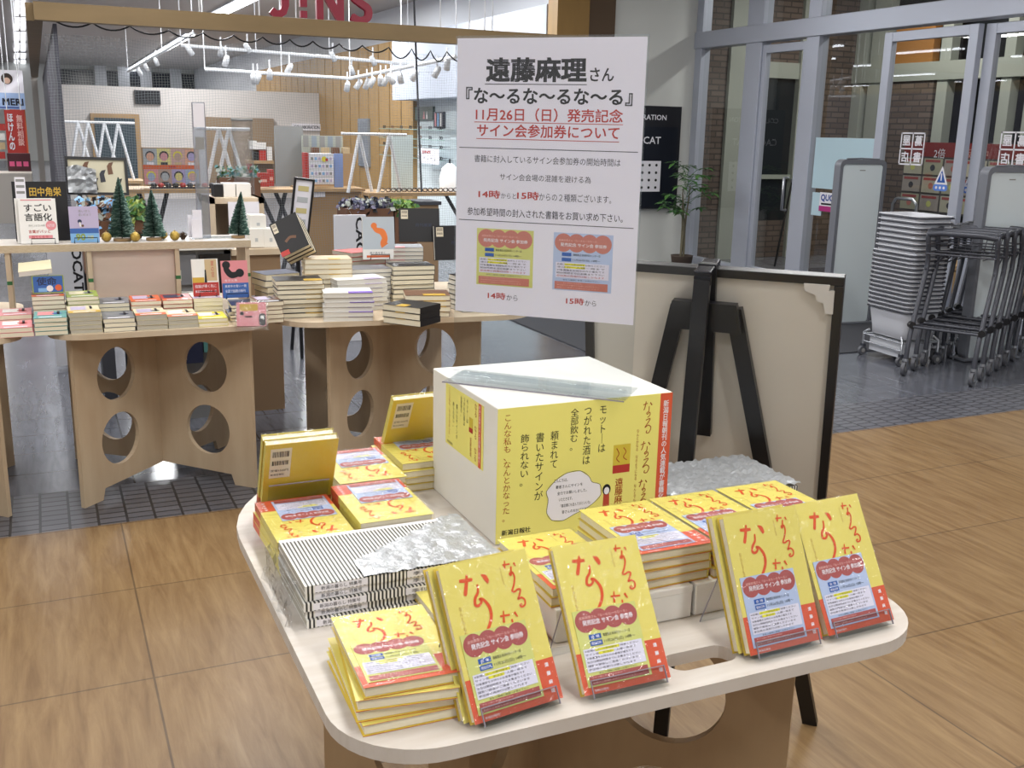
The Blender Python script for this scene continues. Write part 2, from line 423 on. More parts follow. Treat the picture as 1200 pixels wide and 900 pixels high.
def door(name, y0, y1, st, top=2.34, x=W+.02, handle=False):
    d = MB()
    d.box(x, x+.06, y0, y0+st, 0, top, ALU); d.box(x, x+.06, y1-st, y1, 0, top, ALU)
    d.box(x+.002, x+.058, y0+st, y1-st, top-.08, top-.001, ALU); d.box(x+.002, x+.058, y0+st, y1-st, .001, .12, ALU)
    o = struct(d.build(name, bevel=.004))
    MB().rect(y0+st, .12, y1-st, top-.08, GLASS, frame((x+.03, 0, 0), (0, 1, 0), (0, 0, 1))).build('door_glass', o)
    if handle:
        a = pu(919, 208, x-.05); b = pu(915, 246, x-.05)
        MB().tube([(x, a.y, a.z), (x-.05, a.y, a.z), (x-.05, a.y, b.z), (x, a.y, b.z)], .014, STEEL).build('door_handle', o)
door('door_1', 8.2, 8.88, .06, handle=True)
door('door_2', 6.2, 7.2, .09)
door('door_3', 4.5, 6.19, .1, x=W+.09)
tag(MB().box(W-.09, W-.02, 5.95, 6.35, 2.55, 2.62, mat('sensor_black', '#1c1c22', .3)).box(W-.05, W-.02, 5.98, 6.32, 2.545, 2.56, RED).build('door_sensor', bevel=.004),
    'black door sensor on the header above the sliding doors', 'sensor')

# vestibule beyond the glass
struct(slab('wall_vestibule_side', 6.9, 7.34, 10.3, 10.4, 0, CEIL, BRICK))
vs_ = MB(); vs_.box(7.34, 7.55, 10.25, 10.4, 0, CEIL, PALEF); vs_.box(7.55, 8.35, 10.27, 10.4, 2.12, 2.3, PALEF); vs_.box(8.35, 8.5, 10.25, 10.4, 0, CEIL, PALEF); vs_.box(7.55, 8.35, 10.33, 10.4, 0, 2.12, mat('dark_side_door', '#23282c', .25)); vs_.box(7.55, 8.35, 10.3, 10.4, 2.3, CEIL, BRICK); vs_.box(8.5, 9.3, 10.3, 10.4, 0, CEIL, BRICK); vs_.box(7.55, 8.35, 10.3, 10.33, .0, .45, BRICK); vs_.box(7.55, 8.35, 10.28, 10.33, .95, 1.0, PALEF)
struct(vs_.build('door_5'))
struct(slab('night_backdrop', 9.45, 9.5, 2, 10.4, 0, CEIL, NIGHT))  # added backdrop, night darkness painted on; also shuts out world light
vb = MB()
def opost(x0, x1, m=PALEF, z1=CEIL, z0=0, d=.12):
    a = pu(x0, 150, 9.2).y; b = pu(x1, 150, 9.2).y; vb.box(9.2, 9.2+d, min(a, b), max(a, b), z0, z1, m)
for x0, x1 in ((857, 873), (925, 940), (994, 1004), (1012, 1030), (1092, 1104), (1166, 1178), (1196, 1206)): opost(x0, x1)
vb.box(9.18, 9.34, 3, 10.3, 2.1, 2.3, PALEF)
for x0, x1, z1 in ((947, 985, 2.1), (1036, 1088, 2.1)): opost(x0, x1, BRICK, z1, 0, .2)
vb.box(9.2, 9.3, 3, 10.3, 0, .35, BRICK)
vb.box(9.2, 9.3, pu(1090, 90, 9.2).y, pu(1045, 90, 9.2).y, 2.3, 2.9, mat('orange_outside_panel', '#a8743c', .6))
struct(vb.build('window_3'))
# a low lit counter and red board seen through the doors
mbd = thing('menu_board', 'red framed board of rows of picture cards seen through the sliding doors', 'notice board')
X8 = 8.6
def onx(x, y): p = pu(x, y, X8); return p.y, p.z
Fx = frame((X8, 0, 0), (0, -1, 0), (0, 0, 1))
bb = MB(); (ya, za), (yb, zb) = onx(1062, 166), onx(1210, 262)
bb.box(X8, X8+.03, yb, ya, zb, za, mat('board_grey', '#5a5654', .6)); bb.build('back_panel', mbd)
hb = MB(); (y2, z2) = onx(1200, 188)
hb.box(X8-.012, X8, yb, ya, z2, za, mat('dark_red_banner', '#7d2723', .5))
p = onx(1098, 182); hb.text('2倍', -p[0]-.03, p[1]-.03, -p[0]+.12, p[1]+.07, PAPER, Fx, .014)
p = onx(1140, 182); hb.text('販売中', -p[0]-.1, p[1]-.03, -p[0]+.2, p[1]+.06, mat('pale_pink_print', '#c79a90', .5), Fx, .014)
hb.build('banner', mbd)
CARDC = [mat('menu_card_a', '#b9b4a0', .5), mat('menu_card_b', '#a8a68e', .5), mat('menu_card_c', '#a59c94', .5)]
hgt = (z2-zb)/3.1; wdt = (ya-yb)/6.2
for r in range(3):
    for c in range(6):
        k = MB(); y0 = ya-.02-c*wdt; z0 = z2-.02-r*hgt
        k.box(X8-.012, X8, y0-wdt*.9, y0, z0-hgt*.88, z0, CARDC[(r*5+c*7) % 3])
        k.rect(-y0+.02, z0-hgt*.2, -y0+wdt*.8, z0-hgt*.06, MAROON, Fx, .013)
        k.disc(-y0+wdt*.45, z0-hgt*.5, hgt*.18, [TICKY, DGREY, SALMON][(r+c) % 3], Fx, .013, n=10)
        k.build('picture_card', mbd)

# shop stickers are written to be read from outside, so they are mirrored from in here
def onw(x, y, X=W+.035): p = pu(x, y, X); return p.y, p.z
def shopsticker(x0, y0, size, X, label):
    ya, za = onw(x0, y0, X)
    M = frame((X-.004, ya-size, za-size), (0, 1, 0), (0, 0, 1))   # +x runs towards the left in the picture
    k = MB(); t = size*.045
    for a in (0, size/2-t/2, size-t):
        k.rect(a, 0, a+t, size, PAPER, M, .001); k.rect(0, a, size, a+t, PAPER, M, .001)
    for ch, cx, cy in (('蔦', 0, 1), ('屋', 1, 1), ('書', 0, 0), ('店', 1, 0)):
        k.text(ch, size*(.09+.5*cx), size*(.09+.5*cy), size*(.41+.5*cx), size*(.41+.5*cy), PAPER, M, .001, bold=.02)
    tag(k.build('door_sticker'), label, 'sticker')
shopsticker(1057, 155, .27, W+.045, 'white square sticker of four characters on the sliding door leaf nearer the tall gate')
shopsticker(1174, 154, .27, W+.115, 'white square sticker of four characters at the right edge of the photo')
for x, y, X, lb in ((1104, 206, W+.045, 'left sliding door leaf'), (1139, 209, W+.115, 'right sliding door leaf')):
    y0, z0 = onw(x, y, X); M = frame((X-.004, y0, z0), (0, -1, 0), (0, 0, 1))
    k = MB(); k.poly([(-.07, -.07), (.07, -.07), (0, .08)], PAPER, M); k.poly([(-.045, -.055), (.045, -.055), (0, .045)], BLUE, M, .001); k.rect(-.006, -.04, .006, .02, PAPER, M, .002)
    tag(k.build('warning_sticker'), f'blue triangle warning sticker on the {lb}', 'sticker')
    y0, z0 = onw(x-2, y+14, X); M = frame((X-.004, y0, z0), (0, -1, 0), (0, 0, 1))
    k = MB(); k.plate([rrect(-.075, -.026, .075, .026, .024, 5)], .001, mat('sticker_blue', '#5d86d8', .5), M)
    for i in range(3): k.disc(-.04+.04*i, 0, .012, PAPER, M, .002, 10)
    tag(k.build('notice_sticker'), f'small rounded blue sticker under the triangle on the {lb}', 'sticker')
y0, z0 = onw(957, 161, W+.04); y1, z1 = onw(1021, 226, W+.04)
k = MB(); k.box(W+.035, W+.04, y1, y0, z1, z0, mat('pale_blue_poster', '#b9d3de', .5))
ya, za = onw(953, 225, W+.04); yb, zb = onw(962, 253, W+.04); k.box(W+.035, W+.04, yb, ya, zb, za, mat('pale_blue_poster', '#b9d3de', .5))
tag(k.build('pale_poster'), 'plain pale blue poster on the glass behind the tall gate', 'poster')
y0, z0 = onw(962, 225, W+.03); y1, z1 = onw(978, 249, W+.03); M = frame((W+.022, y0, z1), (0, -1, 0), (0, 0, 1)); h = z0-z1; wd = y0-y1
k = MB(); k.box(0, wd, 0, h, -.003, 0, PAPER, M); k.rect(0, 0, wd, h*.28, mat('magenta_print', '#b0307c', .5), M, .001)
k.text('QUO', wd*.08, h*.5, wd*.92, h*.9, mat('royal_blue_print', '#25408f', .5), M, .001, bold=.03); k.rect(wd*.12, h*.34, wd*.88, h*.44, BLACK, M, .001)
tag(k.build('card_sign'), 'small white and magenta QUO sign beside the pale blue poster', 'sign')

# ceiling luminaires of the hall and store
def luminaire(p0, p1, label, wd=.06, group='ceiling tube lights'):
    p0, p1 = Vector(p0), Vector(p1); d = (p1-p0); L = d.length; d.normalize(); n = Vector((-d.y, d.x, 0))
    M = Matrix((d, n, Vector((0, 0, 1)))).transposed().to_4x4(); M.translation = p0
    t = thing('ceiling_light', label, 'light', group=group, M=M)
    MB().box(0, L, -wd*1.3, wd*1.3, -.03, 0, WMETAL).build('housing', t)
    MB().tube([(.05, -wd*.6, -.055), (L-.05, -wd*.6, -.055)], .018, TUBE).tube([(.05, wd*.6, -.055), (L-.05, wd*.6, -.055)], .018, TUBE).build('tube', t)
for (x0, y0, x1, y1), lb in (((148, 83, 176, 66), 'far row, farthest'), ((176, 66, 200, 52), 'far row, middle'), ((200, 52, 224, 38), 'far row, nearest'),
        ((248, 18, 296, -6), 'left of the red letters'), ((446, 32, 506, 16), 'right of the red letters'), ((516, 12, 572, -4), 'above the paper sign')):
    luminaire(pz(x0, y0, CEIL), pz(x1, y1, CEIL), f'white tube light on the ceiling, {lb}', .12 if y0 < 40 else .1)
for i in range(7):
    yb = [0, 20, 37, 50, 62, 70, 77]; yt = [17, 34, 48, 59, 68, 76, 83]
    t0, t1 = pz(15, yt[i], CEIL), pz(31, yt[i], CEIL); u0, u1 = pz(16, yb[i], CEIL), pz(31, yb[i], CEIL)
    t = thing('ceiling_light', f'square ceiling light in the left aisle row, number {["one","two","three","four","five","six","seven"][i]} from the front', 'light', group='left aisle square lights')
    for k in (0, 1):
        a, b = t0.lerp(t1, .08+.5*k), t0.lerp(t1, .42+.5*k); c, d = u0.lerp(u1, .08+.5*k), u0.lerp(u1, .42+.5*k)
        m = MB(); q = [a, b, d, c]; m.poly([(v.x, v.y, CEIL-.03) for v in q], mat('lit_panel', '#f2f5fb', .5, emit=2.2)); m.poly([(v.x, v.y, CEIL-.004) for v in q], WMETAL); m.build('panel', t)
for i, yy in enumerate((5.2, 8.2, 11.2, 14.2, 17.2)):
    t = thing('ceiling_light', 'square ceiling light of the left aisle above the picture edge', 'light', (.02, yy, 0), 0, 'near aisle square lights')
    for sx in (-.19, .03): m = MB(); m.poly([(sx, -.8, CEIL-.03), (sx+.16, -.8, CEIL-.03), (sx+.16, .8, CEIL-.03), (sx, .8, CEIL-.03)], mat('lit_panel_near', '#f2f5fb', .5, emit=7)); m.box(sx-.01, sx+.17, -.81, .81, CEIL-.029, CEIL-.001, WMETAL); m.build('panel', t)
for x, ys in ((-2.2, (11, 15, 19, 23)), (-4.6, (10, 14, 18, 22, 26)), (-7, (12, 17, 22)), (-11, (15, 20, 25, 30)), (-15, (20, 26, 32)), (-20, (24, 30, 36)), (-25, (28, 34, 39))):
    for yy in ys: luminaire((x, yy-1, CEIL), (x, yy+1, CEIL), 'twin tube light on the hall ceiling out of the picture', .08, 'hall tube lights')
# hall luminaires overhead (in front of and above the viewpoint; they show in the window reflections)
i = 0
for x in (-1.6, 1.1, 3.9):
    for y in (-.6, 1.9, 4.5, 7.2):
        luminaire((x, y-.65, CEIL), (x, y+.65, CEIL), 'twin tube light on the hall ceiling out of the picture', .08, 'hall tube lights')

# ================================================================== DISPLAY TABLES
def display_table(label, cx, cy, half_w, half_d, yaw, arm, top=.70, r=.13, slot=True, mt=PLYTOP, mp=PLYD, outline=None):
    """plywood table: rounded top on two crossed, round-holed panels"""
    t = thing('display_table', label, 'table', (cx, cy, 0), yaw)
    loops = [outline or rrect(-half_w, -half_d, half_w, half_d, r)]
    if slot: loops += [rrect(.0, -.45, .115, -.40, .022, 5)]
    tp = MB(); tp.plate(loops, .021, mt, z=top-.0105)
    tp.build('tabletop', t, bevel=.002)
    H = top-.0215; th = .018
    for k, ang in enumerate((45, -45)):
        out = [(-arm, 0), (-arm+.1, 0), (-arm+.115, .045), (0, .055), (arm-.115, .045), (arm-.1, 0), (arm, 0), (arm, H), (-arm, H)]
        hl = [circ(sx*arm*.53, zc, .106) for sx in (-1, 1) for zc in (.225, .49)]
        p = MB(); p.plate([out]+hl, th, mp, Matrix.Rotation(math.radians(ang), 4, 'Z') @ Matrix.Rotation(PI/2, 4, 'X'))
        p.build('crossed_panel', t, bevel=.0015)
    return t
def _arc(cx, cy, r, a0, n=10): return [(cx+r*math.cos(math.radians(a0+90*i/n)), cy+r*math.sin(math.radians(a0+90*i/n))) for i in range(n+1)]
_l, _r, _f, _b = -.495, .475, -.495, .675
_deck = _arc(_r-.13, _f+.13, .13, -90) + _arc(_r-.13, _b-.13, .13, 0) + _arc(_l+.39, _b-.39, .39, 90) + _arc(_l+.13, _f+.13, .13, 180)
DT = display_table('pale topped plywood table in front piled with yellow books', .785, 1.575, .487, .515, 0, .465, outline=_deck)
DT2 = display_table('plywood table under the small paperbacks and shelf, four round holes showing', .385, 4.43, .405, .43, 0, .47, slot=False, mt=PLYL, mp=PLY)
DT3 = display_table('plywood table at the left picture edge, mostly cut off', -.535, 4.43, .43, .43, 0, .47, slot=False, mt=PLYL, mp=PLY)
DT4 = display_table('plywood table of hardback stacks behind the white box', 1.40, 4.44, .56, .50, math.radians(-5), .47, slot=False, mt=PLYL, mp=PLY, r=.2)

# ================================================================== YELLOW BOOKS
BW, BH, BT = .137, .207, .0155
def cover_art(k, z):
    """front cover drawing: x right, y up, origin bottom left"""
    wd, h = BW, BH
    lift = [0]
    def S(pts, wdt, m=STROKE):
        lift[0] += .00005; k.ribbon([(p[0]*wd, h*(1-p[1]))+((p[2]*wd,) if len(p) > 2 else ()) for p in pts], wdt*wd, m, z=z+lift[0])
    k.rect(0, 0, wd, h*.27, ORANGE, z=z-.0001)
    # large brush strokes
    S([(.19, .115, .03), (.26, .12, .04), (.335, .122, .03)], .03)
    S([(.285, .085, .02), (.265, .13, .035), (.225, .20, .04), (.215, .215, .02)], .03)
    S([(.44, .105, .012), (.475, .125, .05), (.49, .155, .045), (.478, .165, .01)], .03)
    S([(.375, .16, .018), (.36, .21, .026), (.315, .245, .03), (.30, .285, .03), (.335, .295, .028), (.375, .275, .025), (.36, .255, .02), (.40, .265, .028), (.445, .32, .036), (.435, .39, .034), (.36, .465, .03), (.29, .515, .03), (.30, .53, .034), (.37, .525, .03), (.44, .53, .02)], .03)
    # upper right strokes
    S([(.70, .075, .018), (.785, .078, .016)], .018); S([(.735, .05, .012), (.715, .10, .022)], .018); S([(.83, .075, .02), (.845, .10, .012)], .02)
    S([(.79, .095), (.775, .13), (.755, .14), (.765, .152), (.79, .135), (.80, .17), (.77, .22), (.735, .255), (.765, .262), (.80, .252), (.83, .26), (.80, .295), (.78, .315), (.82, .31), (.85, .33), (.84, .36), (.80, .37), (.785, .357), (.81, .35)], .019)
    # lower stroke above the slip
    S([(.535, .395, .02), (.645, .40, .018)], .02); S([(.585, .365, .012), (.56, .44, .026)], .02); S([(.70, .39, .028), (.725, .425, .012)], .02)
    S([(.655, .43), (.645, .48), (.61, .495), (.625, .51), (.67, .495), (.70, .51)], .02)
    k.text('なんとでもなる', wd*.115, h*.50, wd*.145, h*.725, TXTO, z=z, vertical=True)
    k.text('なんとかなる', wd*.655, h*.80, wd*.675, h*.915, TXTO, z=z, vertical=True)
    k.text('遠 藤 麻 理', wd*.885, h*.05, wd*.932, h*.245, PAPER, z=z, vertical=True, bold=.02)
    k.text('新潟日報社', wd*.12, h*.012, wd*.28, h*.028, PAPER, z=z)
def ticket_mesh(col, hour, z=0.):
    """paper slip tucked in the wrap; 0..tw by 0..th"""
    tw, th = .101, .104; k = MB(); k.box(0, tw, 0, th, 0, .0006, col); z = .0008
    for i in range(4): k.disc(tw*(.165+.225*i), th*.845, th*.148, MAROON, z=z+.00005*i, n=20)
    z += .0003
    k.text('遠藤麻理さん『な〜るな〜るな〜る』', tw*.08, th*.875, tw*.84, th*.915, mat('pink_print', '#e8b6ae', .5), z=z)
    k.text('発売記念 サイン会 参加券', tw*.12, th*.79, tw*.92, th*.865, PAPER, z=z, bold=.012)
    k.rect(tw*.17, th*.60, tw*.36, th*.665, BLUE, z=z); k.rect(tw*.17, th*.515, tw*.36, th*.58, BLUE, z=z)
    k.text('会 場', tw*.2, th*.612, tw*.33, th*.652, PAPER, z=z+.0001); k.text('開始日時', tw*.19, th*.527, tw*.34, th*.567, PAPER, z=z+.0001)
    k.text('蔦屋書店 新潟中央インター店', tw*.39, th*.612, tw*.82, th*.655, NAVY, z=z); k.text(f'11月26日(日) {hour}時～', tw*.39, th*.522, tw*.88, th*.575, NAVY, z=z)
    k.rect(tw*.04, th*.185, tw*.96, th*.49, LAV, z=z)
    lines = ['※会場にはこの参加券をご持参ください', 'サイン会、本はお一人様一冊まで', '対象書籍をお持ちのお客様が優先です', '当日は開始時間までにお集まりください', '撮影や録音はご遠慮くださいませ', '参加券の再発行は致しかねます']
    for i, l in enumerate(lines):
        y = th*(.445-.048*i)
        if i < 2: k.rect(tw*(.22+.04*i), y-th*.003, tw*(.6-.1*i), y+th*.033, HILITE, z=z+.0001)
        k.text(l, tw*.06, y, tw*(.9-.05*(i % 3)), y+th*.03, NAVY, z=z+.0002)
    k.text('本を入場時に係員へお見せ下さい', tw*.2, th*.148, tw*.8, th*.172, NAVY, z=z)
    k.rect(tw*.04, th*.02, tw*.96, th*.14, MAROON, z=z)
    for i, l in enumerate(('サイン会に参加される方は', '参加券を切り離さず会場へお持ち下さい', '皆様のご来場をお待ちしております')): k.text(l, tw*.08, th*(.105-.034*i), tw*(.55+.2*(i > 0)), th*(.127-.034*i), mat('pink_print', '#e8b6ae', .5), z=z+.0001)
    return k
def book_parts(t, art=True, back=False, ticket=None, film=True, data={}):
    """parts of one yellow book lying flat, spine on the right"""
    key = (art, back)
    if key not in data:
        c = MB(); e = .0006
        c.box(0, BW, 0, BH, BT-e, BT, YEL); c.box(0, BW, 0, BH, 0, e, YELBACK); c.box(BW-e, BW, 0, BH, e, BT-e, YEL)
        c.rect(.0, e, BH*.27, BT-e, ORANGE, frame((BW, 0, 0), (0, 1, 0), (0, 0, 1)), .0001)
        c.rect(0, 0, BW, BH*.27, ORANGE, frame((0, BH*.27, 0), (1, 0, 0), (0, -1, 0)), .0001)
        for za, zb in ((0, e), (BT-e, BT)): c.rect(0, za, BW, zb, ORANGE, frame((0, -.0001, 0), (1, 0, 0), (0, 0, 1)))
        if art: cover_art(c, BT+.0003)
        if back:
            B = frame((BW, 0, 0), (-1, 0, 0), (0, 1, 0))     # seen from behind: x runs the other way
            c.rect(BW*.07, BH*.58, BW*.36, BH*.945, mat('barcode_label', '#d8cdb6', .5), B, .0003)
            for r_, hh in ((.84, .07), (.74, .055)):
                x = BW*.10
                while x < BW*.33:
                    wq = BW*random.choice((.006, .009, .014)); c.rect(x, BH*r_, x+wq, BH*(r_+hh), BLACK, B, .0006); x += wq+BW*random.choice((.006, .01))
            c.text('定価1500円', BW*.09, BH*.66, BW*.33, BH*.69, NAVY, B, .0006); c.text('新潟日報社', BW*.09, BH*.61, BW*.28, BH*.635, NAVY, B, .0006)
        p = MB().box(.003, BW-.0012, .003, BH-.003, .001, BT-.001, PAGE)
        data[key] = (c, p)
    c, p = data[key]
    k1 = 'me%s%s' % key
    if k1 not in data:
        o1 = c.build('cover', t); o2 = p.build('pages', t); data[k1] = (o1.data, o2.data)
    else:
        for nm, me in zip(('cover', 'pages'), data[k1]): o = bpy.data.objects.new(nm, me); COL.objects.link(o); o.parent = t
    if ticket:
        kk = 'tk'+ticket
        if kk not in data:
            o = ticket_mesh(TICKY if ticket == 'green' else TICKB, 14 if ticket == 'green' else 15).build('ticket_slip', t); data[kk] = o.data
        else: o = bpy.data.objects.new('ticket_slip', data[kk]); COL.objects.link(o); o.parent = t
        o.location = (BW*.055, BH*.045, BT+.0006); o['label'] = f'pale {ticket} event ticket slip with maroon circles'
    if film:
        if 'film' not in data: data['film'] = MB().box(-.0012, BW+.0012, -.0012, BH+.0012, -.0008, BT+.0028, FILM).build('shrink_wrap', t).data
        else: o = bpy.data.objects.new('shrink_wrap', data['film']); COL.objects.link(o); o.parent = t
def ybook(label, M, group='yellow books on the front table', **k):
    t = thing('yellow_book', label, 'book', group=group, M=M); book_parts(t, **k); return t
def leaning(x, y, z, yaw, lean):
    """matrix of a book whose FRONT FACE has its lower left corner at x, y, z"""
    ex = Vector((math.cos(yaw), math.sin(yaw), 0)); n0 = Vector((-ex.y, ex.x, 0))
    ey = math.sin(lean)*n0 + math.cos(lean)*Vector((0, 0, 1)); nz = ex.cross(ey)
    M = Matrix((ex, ey, nz)).transposed().to_4x4(); M.translation = Vector((x, y, z)) - nz*BT
    return M
def stand(label, x, y, yaw, lean, depth, wd=.118, group='clear book stands'):
    """clear bent easel: lip, shelf, back rest and prop, local x across"""
    t = MB(); M = frame((0, 0, 0), (1, 0, 0), (0, 1, 0))
    c, s = math.cos(lean), math.sin(lean)
    B = frame((0, 0, 0), (1, 0, 0), (0, s, c))             # back-rest plane
    F = Matrix.Translation((0, 0, 0)) @ B
    e = .0022
    x0 = (BW-wd)/2
    t.box(x0, x0+wd, -.006, .13, -depth-.006, -depth-.006+e, ACRYL, B)     # back rest
    t.box(x0, x0+wd, -.006, -.006+e, -depth-.006, .004, ACRYL, B)          # shelf under the book
    t.box(x0, x0+wd, -.006, .018, .0055, .0075, ACRYL, B)                  # lip
    t.box(x0, x0+wd, .0172, .0185, .0053, .0077, ACRYLE, B); t.box(x0, x0+.0012, -.006, .018, .0053, .0077, ACRYLE, B); t.box(x0+wd-.0012, x0+wd, -.006, .018, .0053, .0077, ACRYLE, B)
    tip = B @ Vector((0, .13, -depth-.006)); zt = tip.z
    zf = -Z_OFF
    for sx in (x0, x0+wd-.0016):                                          # side wires of the prop
        t.tube([(sx, tip.y, tip.z), (sx, tip.y+.045, zf+.001)], .0011, ACRYLE, 6)
    t.box(x0, x0+wd, tip.y+.044, tip.y+.046, zf+.0002, zf+.012, ACRYL)
    o = t.build('book_stand'); o.location = (x, y, .70+Z_OFF); o.rotation_euler.z = yaw
    return tag(o, label, 'book stand', group)
Z_OFF = .0115
FB = [('A', .457, 1.094, .123, .545, 'green', 1, 'leftmost face-out yellow book with pale green slip'),
      ('B', .622, 1.102, -.005, .59, 'green', 0, 'glossy face-out yellow book with pale green slip, second from left'),
      ('C', .902, 1.108, .021, .447, 'blue', 1, 'face-out yellow book with pale blue slip, tilted over the table edge'),
      ('D', 1.054, 1.114, .038, .534, 'blue', 0, 'rightmost face-out yellow book at the rounded table corner')]
for nm, x, y, yaw, lean, tk, extra, lb in FB:
    M = leaning(x, y, .70+Z_OFF, yaw, lean)
    ybook(lb, M, ticket=tk)
    if extra:
        ybook(f'yellow book hidden behind the {lb.split(" ")[0]} face-out book with {tk} slip', M @ Matrix.Translation((-.006, .004, -BT-.0045)), art=False)
    stand(f'clear stand holding the {["leftmost","second","third","rightmost"]["ABCD".index(nm)]} face-out yellow book', x, y, yaw, lean, BT*(1+extra)+.005*extra)

def ystack(n, x, y, z0, yaw, where, flip=False, ticket='green', film=True, jit=.004, rotj=2.):
    """n yellow books lying flat; lower left corner at x, y"""
    for i in range(n):
        z = z0 + i*(BT+.0006); top = i == n-1
        jx, jy, jr = (random.uniform(-jit, jit), random.uniform(-jit, jit), math.radians(random.uniform(-rotj, rotj))) if not top else (0, 0, 0)
        M = place(x+jx, y+jy, z, yaw+jr)
        if flip: M = M @ Matrix.Translation((BW, BH, 0)) @ Matrix.Rotation(PI, 4, 'Z')
        if top: z += 0
        ybook(f'yellow book, {ORD[n-1-i]} of {where}', M, art=top, ticket=ticket if top else None, film=film and top)
    return z0+n*(BT+.0006)
DK = .7003
ystack(4, .325, 1.148, DK, math.radians(-3), 'stack at the front left table corner', jit=.012, rotj=5)
ystack(2, .50, 1.285, DK, 0, 'low stack behind the leftmost face-out book')
ystack(2, .655, 1.275, .757, 0, 'stack behind the gap between first two face-out books')
ystack(4, .808, 1.275, .757, 0, 'middle stack on the white riser boxes', ticket='blue')
ystack(4, .952, 1.278, .757, 0, 'stack right of the middle one on risers', ticket='blue')
ystack(4, 1.097, 1.28, .757, 0, 'right end stack on risers', ticket='blue')
ystack(4, .322, 1.66, DK, 0, 'left stack touching the striped magazines', flip=True, ticket='blue', jit=.006)
ystack(5, .467, 1.655, DK, 0, 'stack between striped magazines and box', flip=True, ticket='blue', jit=.005)
ystack(5, .487, 1.868, DK, 0, 'stack beside the left barcoded book', flip=True, ticket='blue', jit=.004)
ystack(4, .655, 1.99, DK, 0, 'stack half hidden behind the white box', flip=True, ticket='blue', jit=.008)
# two books facing the other way, barcoded back covers towards the picture
for lb, x, y, yw, ln in (('yellow book showing its barcoded back at the rear left table corner', .478, 1.94, 0., .46), ('yellow book showing its barcoded back beside the white box', .795, 2.20, .06, .5)):
    M = place(x, y, DK+.006, PI+yw) @ leaning(0, 0, 0, 0, ln)
    ybook(lb, M, back=True, art=False)
    if yw == 0.:
        ybook('second yellow book behind the barcoded one at rear left', M @ Matrix.Translation((.002, -.004, BT+.003)), art=False)
        Bk = M @ Matrix.Translation((0, 0, -.004))
        k = MB(); k.box(.01, BW-.01, .0, .105, -.002, 0, ACRYL); k.box(.01, BW-.01, .104, .1055, -.0022, .0002, ACRYLE)
        tag(k.build('book_stand', M=Bk), 'clear rest behind the barcoded book at rear left', 'book stand', 'clear book stands')
# white riser boxes
for x0, x1, lb in ((.66, .905, 'left white riser box under the middle yellow stack'), (.912, 1.12, 'white riser box under the right yellow stacks'), (1.127, 1.235, 'right end white riser box')):
    y0, y1, z1 = 1.268, 1.47, .7555
    k = MB(); e = .003
    k.box(x0, x1, y0, y1, .7005, z1, CARD)
    k.box(x0-.0005, x1+.0005, y0-.0008, y1+.0008, z1-.012, z1+.0006, CARD)
    tag(k.build('riser_box', bevel=.002), lb, 'box', 'white riser boxes')

# ================================================================== STRIPED MAGAZINES
def stripes(name='striped_cover'):
    m = bpy.data.materials.new(name); m.use_nodes = True; nt = m.node_tree; b = nt.nodes['Principled BSDF']; b.inputs['Roughness'].default_value = .35
    tc = nd(nt, 'ShaderNodeTexCoord'); sp = nd(nt, 'ShaderNodeSeparateXYZ'); nt.links.new(tc.outputs['Object'], sp.inputs[0])
    mu = nd(nt, 'ShaderNodeMath', operation='MULTIPLY'); mu.inputs[1].default_value = 1/.0064; nt.links.new(sp.outputs['X'], mu.inputs[0])
    fr = nd(nt, 'ShaderNodeMath', operation='FRACT'); nt.links.new(mu.outputs[0], fr.inputs[0])
    gt = nd(nt, 'ShaderNodeMath', operation='GREATER_THAN'); gt.inputs[1].default_value = .52; nt.links.new(fr.outputs[0], gt.inputs[0])
    mx = nd(nt, 'ShaderNodeMix', data_type='RGBA'); mx.inputs[6].default_value = lin('#e8e6e0'); mx.inputs[7].default_value = lin('#23231f')
    nt.links.new(gt.outputs[0], mx.inputs[0]); nt.links.new(mx.outputs[2], b.inputs['Base Color']); return m
STRIPE = stripes()
MW, MD, MT = .295, .195, .0135
def magazine():
    c = MB(); c.box(0, MW, 0, MD, MT-.0008, MT, STRIPE); c.box(0, MW, 0, MD, 0, .0008, STRIPE); c.box(0, MW, 0, .0008, .0008, MT-.0008, STRIPE)
    S = frame((0, 0, 0), (1, 0, 0), (0, 0, 1))
    c.rect(.015, .001, .10, MT-.001, PAPER, S, .0004); c.text('新潟の暮らし 特集号', .025, .0035, .09, MT-.0035, NAVY, S, .0007)
    c.rect(.165, .001, .225, MT-.001, PAPER, S, .0004); c.text('季刊誌', .175, .0035, .215, MT-.0035, NAVY, S, .0007)
    c.rect(0, MD-.012, MW, MD, PAPER, z=MT+.0003)
    return c, MB().box(.0008, MW-.002, .001, MD-.002, .001, MT-.001, PAGEG)
mc, mp_ = magazine(); mcd = mpd = None
def mag(label, M, wrap=0):
    global mcd, mpd
    t = thing('striped_magazine', label, 'magazine', group='black and white striped magazines', M=M)
    if mcd is None: mcd, mpd = mc.build('cover', t).data, mp_.build('pages', t).data
    else:
        for n_, me in (('cover', mcd), ('pages', mpd)): o = bpy.data.objects.new(n_, me); COL.objects.link(o); o.parent = t
    return t
for i in range(5):
    mag(f'striped magazine, {ORD[4-i]} of the pile beside the box', place(.322+random.uniform(-.004, .004)*(i < 4), 1.458+random.uniform(-.004, .004)*(i < 4), DK+i*(MT+.0006), math.radians(random.uniform(-1, 1))))
for i in range(3):
    mag(f'wrapped striped magazine, {ORD[2-i]} of the pile right of the box', place(1.108, 1.622, DK+i*(MT+.0026), math.radians(-1)))
